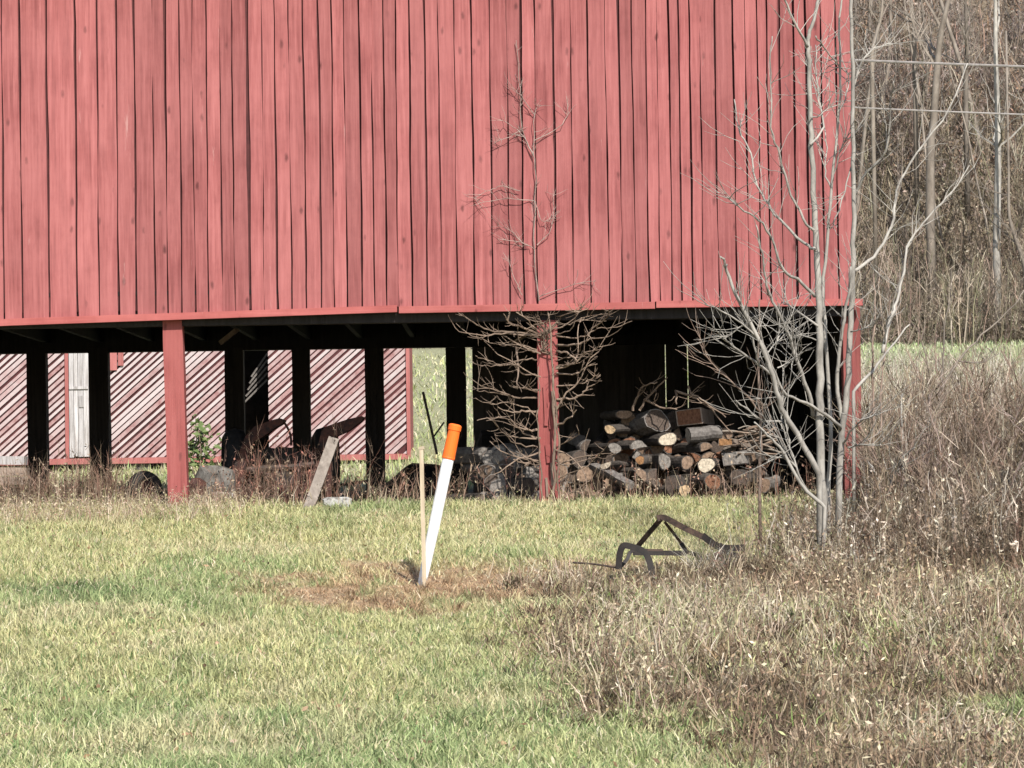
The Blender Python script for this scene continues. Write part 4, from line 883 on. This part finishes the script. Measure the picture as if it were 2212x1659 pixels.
# ------------------------------------------------------------------ grass and weeds
n = 470000
Y = 12.5 + 18.2 * rng.random(n) ** 1.15; X = (rng.random(n) * 2 - 1) * (Y * .1667 + 1.6)
w, u, v = weed_mask(X, Y); c, dry = lawn_color(X, Y, u, v)
tuft = fbm(X * 2.5, Y * 2.5, 51)
keep = (rng.random(n) > w * .8) & ((X > 3.5) | (Y < 30.3 + rng.normal(0, .15, n)))
X, Y, c, dry, tuft, u, v = X[keep], Y[keep], c[keep], dry[keep], tuft[keep], u[keep], v[keep]; n = len(X)
B = np.stack([X, Y, ground_z(X, Y) - .005], 1)
h = rng.uniform(.04, .115, n) * (.4 + 1.25 * tuft) * (1 - .35 * dry)
q = rng.random(n); col = c * (1 + rng.uniform(-.38, .30, (n, 1))); st_ = q < .16; col[st_] = pal([(.60, .54, .33), (.55, .46, .30), (.66, .60, .42)], st_.sum()); gd = (q > .86) & (dry < .3); col[gd] = pal([(.13, .20, .08), (.19, .27, .11)], gd.sum())
S = blades(B, h, rng.uniform(.005, .010, n), rng.uniform(.05, 1.0 , n) + .4 * dry, rng.uniform(.1, 1.2, n), col)
tX = rng.uniform(-5.5, 4, 900); tY = 13 + 17 * rng.random(900); w, u, v = weed_mask(tX, tY); kq = (w < .4) & (fbm(tX * .7, tY * .5, 57) > .5); tX, tY = tX[kq], tY[kq]; mt_ = len(tX)
kx = np.repeat(np.arange(mt_), 36); az = rng.uniform(0, 6.28, len(kx)); rr = np.abs(rng.normal(0, .06, len(kx))); bx = tX[kx] + rr * np.cos(az); by = tY[kx] + rr * np.sin(az); _, u, v = weed_mask(bx, by)
ct = lawn_color(bx, by, u, v)[0] * rng.uniform(.55, 1.15, mt_)[kx][:, None] * (1 + rng.uniform(-.25, .25, (len(kx), 1)))
T1 = blades(np.stack([bx, by, ground_z(bx, by) - .005], 1), rng.uniform(.07, .19, len(kx)), rng.uniform(.005, .009, len(kx)), rng.uniform(.1, 1.2, len(kx)), rng.uniform(.2, 1.3, len(kx)), ct)
lX = rng.uniform(-5.5, 5, 2600); lY = 13 + 17 * rng.random(2600); T2 = leaves(np.stack([lX, lY, ground_z(lX, lY) + rng.uniform(.01, .06, 2600)], 1), rng.uniform(.012, .03, 2600), rng.uniform(.006, .014, 2600), pal([(.30, .20, .12), (.42, .30, .19), (.22, .15, .10), (.55, .46, .33)], 2600))
S = join([S, T1, T2])
g = stuff("grass", *S, M['grassm']); g['kind'] = 'stuff'; g['label'] = 'pale green lawn grass in front of the barn'

WP = [(.20, .135, .095), (.30, .215, .15), (.42, .33, .235), (.53, .44, .33), (.115, .08, .06), (.34, .22, .155), (.30, .27, .15), (.44, .40, .36)]
def weed_patch(X, Y, hlo, hhi, palette, leafn, wts=None, bw=(.004, .009), lean=(.05, .8), lsz=(.008, .020)):
    n = len(X); B = np.stack([X, Y, ground_z(X, Y) - .01], 1); h = rng.uniform(hlo, hhi, n); col = pal(palette, n, wts, .25)
    a_ = blades(B, h, rng.uniform(*bw, n), rng.uniform(*lean, n), rng.uniform(-.2, 1.0, n), col, 1.0)
    k = rng.choice(n, leafn); t = rng.random(leafn) ** .7; cen = B[k] + np.stack([rng.normal(0, .06, leafn), rng.normal(0, .06, leafn), t * h[k] * .85 + .01], 1)
    return [a_, leaves(cen, rng.uniform(*lsz, leafn), rng.uniform(lsz[0] * .3, lsz[1] * .35, leafn), pal(palette, leafn, wts, .28))]
parts = []
n = 190000; Y = 12.5 + 16.5 * rng.random(n); X = rng.uniform(-.6, 8, n); X = X * (Y * .1667 + 1.6) / 6.0
w, u, v = weed_mask(X, Y); cl = fbm(X * 1.4, Y * 1.4, 61); k = (rng.random(n) < .42 * w * (.25 + 1.2 * sstep(.35, .6, cl))); X, Y = X[k], Y[k]
hm = .5 + fbm(X * 1.1, Y * 1.1, 63) * 1.0
k2 = rng.random(len(X)) < .5
_, u, v = weed_mask(X, Y); lowz = (u > 1280) & (u < 1680) & (v < 1290); pz = fbm(X * .9, Y * .7, 66) + rng.normal(0, .08, len(X))
def tussocks(cx_, cy_, per, hlo, hhi, palette, wts=None, rad=.07, bw=(.004, .009)):
    m_ = len(cx_); pc = pal(palette, m_, wts, .2); k = np.repeat(np.arange(m_), per); n_ = len(k); az = rng.uniform(0, 2 * math.pi, n_)
    hs_ = rng.uniform(.6, 1.3, m_)[k]; rr = np.abs(rng.normal(0, rad, n_)); x = cx_[k] + rr * np.cos(az); y = cy_[k] + rr * np.sin(az)
    B = np.stack([x, y, ground_z(x, y) - .01], 1)
    gq = sstep(.58, .68, fbm(cx_ * .7, cy_ * .55, 97))[:, None] * (.8 if len(palette) > 5 else 0); pc = pc * (1 - gq) + np.array([[.27, .33, .15]]) * rng.uniform(.7, 1.3, (m_, 1)) * gq; pc = pc * (.55 + .95 * fbm(cx_ * 1.1, cy_ * .9, 99))[:, None]
    return blades(B, rng.uniform(hlo, hhi, n_) * hs_, rng.uniform(*bw, n_), rng.uniform(.2, 1.5, n_), rng.uniform(.0, 1.4, n_), pc[k] * (1 + rng.uniform(-.3, .3, (n_, 1))), 1.05)
def stalks(X, Y, hlo, hhi, palette, side, bw=(.005, .009), wts=None):
    n_ = len(X); B = np.stack([X, Y, ground_z(X, Y) - .02], 1); h = rng.uniform(hlo, hhi, n_) * (.5 + fbm(X * .9, Y * .9, 111)); az = rng.uniform(0, 2 * math.pi, n_); ln = np.abs(rng.normal(0, .33, n_))
    d = np.stack([np.sin(ln) * np.cos(az), np.sin(ln) * np.sin(az), np.cos(ln)], 1); pc = pal(palette, n_, wts, .25)
    def rib(b_, d_, L, w_, c_):
        q = len(b_); yaw = rng.uniform(0, math.pi, q); lat = np.stack([np.cos(yaw), np.sin(yaw), np.zeros(q)], 1) * w_[:, None] / 2; e = b_ + d_ * L[:, None]; md = b_ + d_ * L[:, None] * .5 + rng.normal(0, .03, (q, 3)) * L[:, None]
        V = np.stack([b_ - lat, b_ + lat, md - lat * .85, md + lat * .85, e], 1).reshape(-1, 3); i = np.arange(q)[:, None] * 5
        return V, i + np.array([[2, 3, 4]]), i + np.array([[0, 1, 3, 2]]), np.repeat(c_, 5, 0)
    out = [rib(B, d, h, rng.uniform(*bw, n_), pc)]
    k = np.repeat(np.arange(n_), side); t = rng.uniform(.25, 1, len(k)); b2 = B[k] + d[k] * (h[k] * t)[:, None]; d2 = d[k] * .8 + rng.normal(0, .6, (len(k), 3)); d2 /= np.linalg.norm(d2, axis=1)[:, None]
    out.append(rib(b2, d2, h[k] * rng.uniform(.1, .32, len(k)) , rng.uniform(bw[0] * .6, bw[1] * .7, len(k)), pc[k] * (1 + rng.uniform(-.25, .3, (len(k), 1)))))
    kk = rng.random(len(k)) < .5; tip = b2[kk] + d2[kk] * .1 * rng.random((kk.sum(), 1)); out.append(leaves(tip, rng.uniform(.010, .026, kk.sum()), rng.uniform(.005, .011, kk.sum()), pc[k][kk] * (1 + rng.uniform(-.2, .6, (kk.sum(), 1)))))
    return out
WB = [(.175, .125, .082), (.26, .19, .128), (.105, .078, .055), (.31, .215, .145), (.37, .29, .20), (.22, .175, .12)]
WS = [(.50, .42, .31), (.60, .52, .40), (.40, .32, .23), (.46, .42, .27), (.38, .39, .21), (.30, .22, .16)]
for sel, pl_ in ((pz < .5, WB), (pz >= .5, WS)):
    a_ = sel & ~lowz & k2; b_ = sel & ~lowz & ~k2
    parts += weed_patch(X[a_], Y[a_], .06, .24, pl_, 9000, bw=(.006, .012), lean=(.1, 1.1)); parts += weed_patch(X[b_], Y[b_], .10, .32, pl_, 9000, bw=(.005, .011), lean=(.05, .9), lsz=(.010, .024))
TB = [(.15, .105, .068), (.22, .158, .105), (.095, .07, .048), (.29, .21, .14), (.40, .32, .22), (.50, .42, .30), (.31, .30, .14), (.21, .25, .10)]
TW = [.22, .22, .12, .15, .12, .07, .06, .04]
for (nn_, y0_, y1_, pr, h0_, h1_, rd) in ((3000, 12.5, 17, 75, .05, .15, .07), (3400, 16, 29, 60, .06, .19, .08)):
    ty_ = rng.uniform(y0_, y1_, nn_); tx_ = rng.uniform(-.6, 8, nn_) * (ty_ * .1667 + 1.6) / 6.0; w, u, v = weed_mask(tx_, ty_)
    kq = (rng.random(nn_) < w * 1.1) & ~((u > 1290) & (u < 1660) & (v < 1265)); parts.append(tussocks(tx_[kq], ty_[kq], pr, h0_, h1_, TB, TW, rd, bw=(.005, .013)))
sx_ = rng.uniform(-.6, 8, 5000); sy_ = rng.uniform(12.5, 25, 5000); sx_ = sx_ * (sy_ * .1667 + 1.6) / 6.0; w, u, v = weed_mask(sx_, sy_); kq = (rng.random(5000) < w * .8) & ~((u > 1290) & (u < 1660) & (v < 1265)) & (fbm(sx_ * .8, sy_ * .6, 91) > .46)
parts += stalks(sx_[kq], sy_[kq], .10, .38, TB[:6], 9, bw=(.004, .007))
tx_ = np.array([P(random.uniform(1440, 1660), 1200, YP - .1).x for _ in range(60)]); ty_ = YP - .1 + rng.normal(0, .16, 60); parts.append(tussocks(tx_, ty_, 30, .08, .36, TB[:6], None, .06))
tx_ = np.array([P(1528, 1200, YP + .1).x + random.gauss(0, .10) for _ in range(16)]); ty_ = YP + rng.normal(0, .12, 16); parts.append(tussocks(tx_, ty_, 45, .10, .42, [(.60, .56, .48), (.50, .45, .37), (.30, .24, .18)], None, .05))
kk = lowz & (rng.random(len(X)) < .6); parts += weed_patch(X[kk], Y[kk], .04, .13, WB + WS, 900, bw=(.005, .01))
# green tufts among the weeds
n = 9000; X = rng.uniform(.5, 5, n); Y = rng.uniform(13, 22, n); k = fbm(X * .8, Y * .8, 71) > .56; X, Y = X[k], Y[k]
if len(X): parts += weed_patch(X, Y, .08, .2, [(.16, .24, .07), (.26, .32, .12), (.36, .36, .17)], 500)
# tall weeds beside the barn
BR = [(.115, .086, .060), (.17, .128, .09), (.235, .182, .13), (.18, .122, .088), (.34, .28, .21), (.52, .46, .37)]
n = 15000; Y = 23.2 + 9.8 * rng.random(n); X = rng.uniform(2.2, 9, n); w, u, v = weed_mask(X, Y); k = (u > 1740 + rng.normal(0, 45, n)) & ((u > 1880) | (Y < 27.5)) & (rng.random(n) < .2 + .8 * sstep(1720, 1980, u)); X, Y, u = X[k], Y[k], u[k]
lo_ = u < 1890
vf_ = Y < 25.6; md_ = (Y >= 25.6) & (Y < 28.5); fr_ = Y >= 28.5; A_ = ~lo_
parts += stalks(X[lo_], Y[lo_], .08, .34, BR, 10, bw=(.005, .009)); parts += stalks(X[A_ & vf_], Y[A_ & vf_], .22, .75, BR, 13, bw=(.006, .012), wts=[.16, .22, .2, .14, .17, .11])
parts += stalks(X[A_ & md_], Y[A_ & md_], .3, 1.2, BR, 14, bw=(.007, .013), wts=[.18, .22, .2, .14, .16, .10]); parts += stalks(X[A_ & fr_], Y[A_ & fr_], .35, 1.2, BR, 14, bw=(.008, .014), wts=[.10, .14, .17, .10, .25, .24])
n = 300; X = on_ground(1815, 24.0).x + rng.normal(0, .36, n); Y = rng.uniform(22.6, 25.4, n); parts += stalks(X, Y, .14, .55, BR, 11, bw=(.004, .008))
n = 45000; Y = 24.3 + 9.5 * rng.random(n); X = rng.uniform(2.2, 8.5, n); w, u, v = weed_mask(X, Y); k = (u > 1690 + rng.normal(0, 25, n)) & ((u > 1870) | (Y < 28.5)) & (rng.random(n) < .35 + .65 * sstep(1700, 1950, u)); X, Y, u = X[k], Y[k], u[k]
far = (Y > 28.5)
parts += weed_patch(X[~far], Y[~far], .08, .42, WB + [(.40, .33, .25), (.52, .46, .37)], 26000, bw=(.005, .010), lean=(0, .7), lsz=(.010, .024)); parts += weed_patch(X[far], Y[far], .2, .9, [(.50, .45, .36), (.58, .53, .44), (.40, .33, .26), (.28, .22, .17), (.36, .29, .22), (.22, .17, .13)], 26000, bw=(.005, .011), lean=(0, .6))
n = 30000; Y = 34 + 22 * rng.random(n); X = rng.uniform(4.0, 13, n); k = X > .112 * Y; X, Y = X[k], Y[k]; parts += weed_patch(X, Y, .15, .65, [(.47, .42, .335), (.41, .40, .27), (.56, .52, .43), (.34, .275, .205), (.26, .20, .15)], 14000, bw=(.008, .016), lean=(0, .6), lsz=(.015, .045))
# weeds along the foot of the barn
n = 9000; Y = rng.uniform(28.2, 30.2, n); X = rng.uniform(-7, 3.2, n); _, u, v = weed_mask(X, Y)
den = np.interp(u, [0, 250, 470, 560, 640, 1150, 1200, 1240, 1300, 1700], [.95, .9, .7, .22, .12, .15, .4, .25, .12, .12]) * np.where(u < 520, 1, (Y > 29.5)); k = rng.random(n) < den; parts += weed_patch(X[k], Y[k], .06, .30, [(.40, .33, .22), (.52, .45, .32), (.28, .22, .15), (.46, .38, .29), (.34, .32, .16), (.36, .24, .18)], 9000, lean=(0, .6))
for (uc, Yc, nn_, hh) in ((70, 30.7, 420, .7), (130, 30.6, 300, .5), (20, 30.5, 300, .5), (215, 30.8, 340, .8), (330, 30.3, 160, .35), (430, 30.2, 200, .35), (500, 30.3, 140, .4), (815, 31, 90, .45), (240, 30.8, 120, .6), (880, 31, 70, .45), (540, 30.6, 16, .6), (600, 30.6, 14, .6), (150, 30.6, 90, .4), (1250, 30.2, 60, .5), (1390, 30.2, 45, .4), (1560, 30.3, 50, .4)):
    p = on_ground(uc, Yc); X = p.x + rng.normal(0, .16, nn_); Y = np.full(nn_, Yc) + rng.normal(0, .1, nn_); parts += weed_patch(X, Y, .15, hh, [(.22, .155, .11), (.36, .28, .20), (.13, .09, .065), (.30, .19, .14)], nn_ // 2, bw=(.004, .009), lean=(0, .8))
n = 420; Y = 30.1 + 2.6 * rng.random(n) ** 1.5; X = rng.uniform(-5.6, .3, n); _, u, v = weed_mask(X, Y); k = (u < 330) | (rng.random(n) < .55); parts += stalks(X[k], Y[k], .15, .62, [(.20, .14, .10), (.30, .22, .16), (.12, .085, .062), (.40, .32, .23), (.26, .15, .11)], 7, bw=(.005, .010))
n = 160; Y = 30.1 + .8 * rng.random(n); X = rng.uniform(.3, 3.2, n); parts += stalks(X, Y, .1, .45, [(.20, .14, .10), (.34, .26, .19), (.26, .15, .11)], 6, bw=(.004, .008))
n = 150; X = rng.normal(on_ground(590, 30.6).x, .42, n); Y = rng.uniform(30.3, 31.0, n); parts += stalks(X, Y, .2, .8, [(.20, .13, .10), (.30, .20, .15), (.12, .085, .062), (.30, .15, .11)], 6, bw=(.004, .009))
# grass and weeds behind the barn and on the field
n = 26000; Y = 37 + 22 * rng.random(n) ** 1.2; X = rng.uniform(-10, 4, n); parts += weed_patch(X, Y, .05, .2, [(.46, .44, .24), (.36, .40, .18), (.56, .52, .36), (.30, .36, .16)], 3000, bw=(.012, .03))
n = 12000; Y = 54 + 8 * rng.random(n); X = rng.uniform(4, 16, n); parts += weed_patch(X, Y, .04, .16, [(.38, .42, .24), (.30, .38, .18), (.46, .48, .32)], 500, bw=(.012, .03))
wd = stuff("dead_weeds", *join(parts), M['weedm']); wd['kind'] = 'stuff'; wd['label'] = 'tangle of brown dead weeds beside lawn and barn'
# undergrowth and leaf litter on the slope
parts = []
n = 90000; Y = 61.2 + 26 * rng.random(n) ** 1.3; X = rng.uniform(-10, 22, n); X = np.where(rng.random(n) < .85, rng.uniform(5.5, 19, n), X)
cl = fbm(X * .25, Y * .25, 81); k = rng.random(n) < .25 + sstep(.3, .6, cl); X, Y = X[k], Y[k]
low = Y < 67
UL = [(.215, .175, .13), (.315, .262, .20), (.14, .115, .09), (.21, .19, .125), (.43, .365, .29), (.10, .082, .068), (.27, .20, .155)]
UH = [(.21, .165, .13), (.30, .24, .195), (.135, .11, .092), (.40, .335, .285), (.24, .205, .175), (.37, .25, .18)]
parts += weed_patch(X[low], Y[low], .15, .8, UL, 30000, bw=(.012, .03), lean=(.2, 1.5), lsz=(.03, .075)); parts += weed_patch(X[~low], Y[~low], .15, .7, UH, 60000, bw=(.012, .03), lean=(.3, 1.5), lsz=(.035, .09))
n = 5200; Y = 60.3 + 27 * rng.random(n) ** 1.2; X = rng.uniform(5, 20, n); cl = fbm(X * .35, Y * .35, 85); k = cl + rng.normal(0, .08, n) > .46; X, Y = X[k], Y[k]; low = Y < 68
parts += stalks(X[low], Y[low], .5, 2.3, UL, 16, bw=(.014, .028)); parts += stalks(X[~low], Y[~low], .5, 2.4, UH, 14, bw=(.014, .03))
ug = stuff("undergrowth", *join(parts), M['weedm']); ug['kind'] = 'stuff'; ug['label'] = 'brown leafless undergrowth covering the wooded slope'

for o in bpy.data.objects:
    if '_loc' in o: del o['_loc']
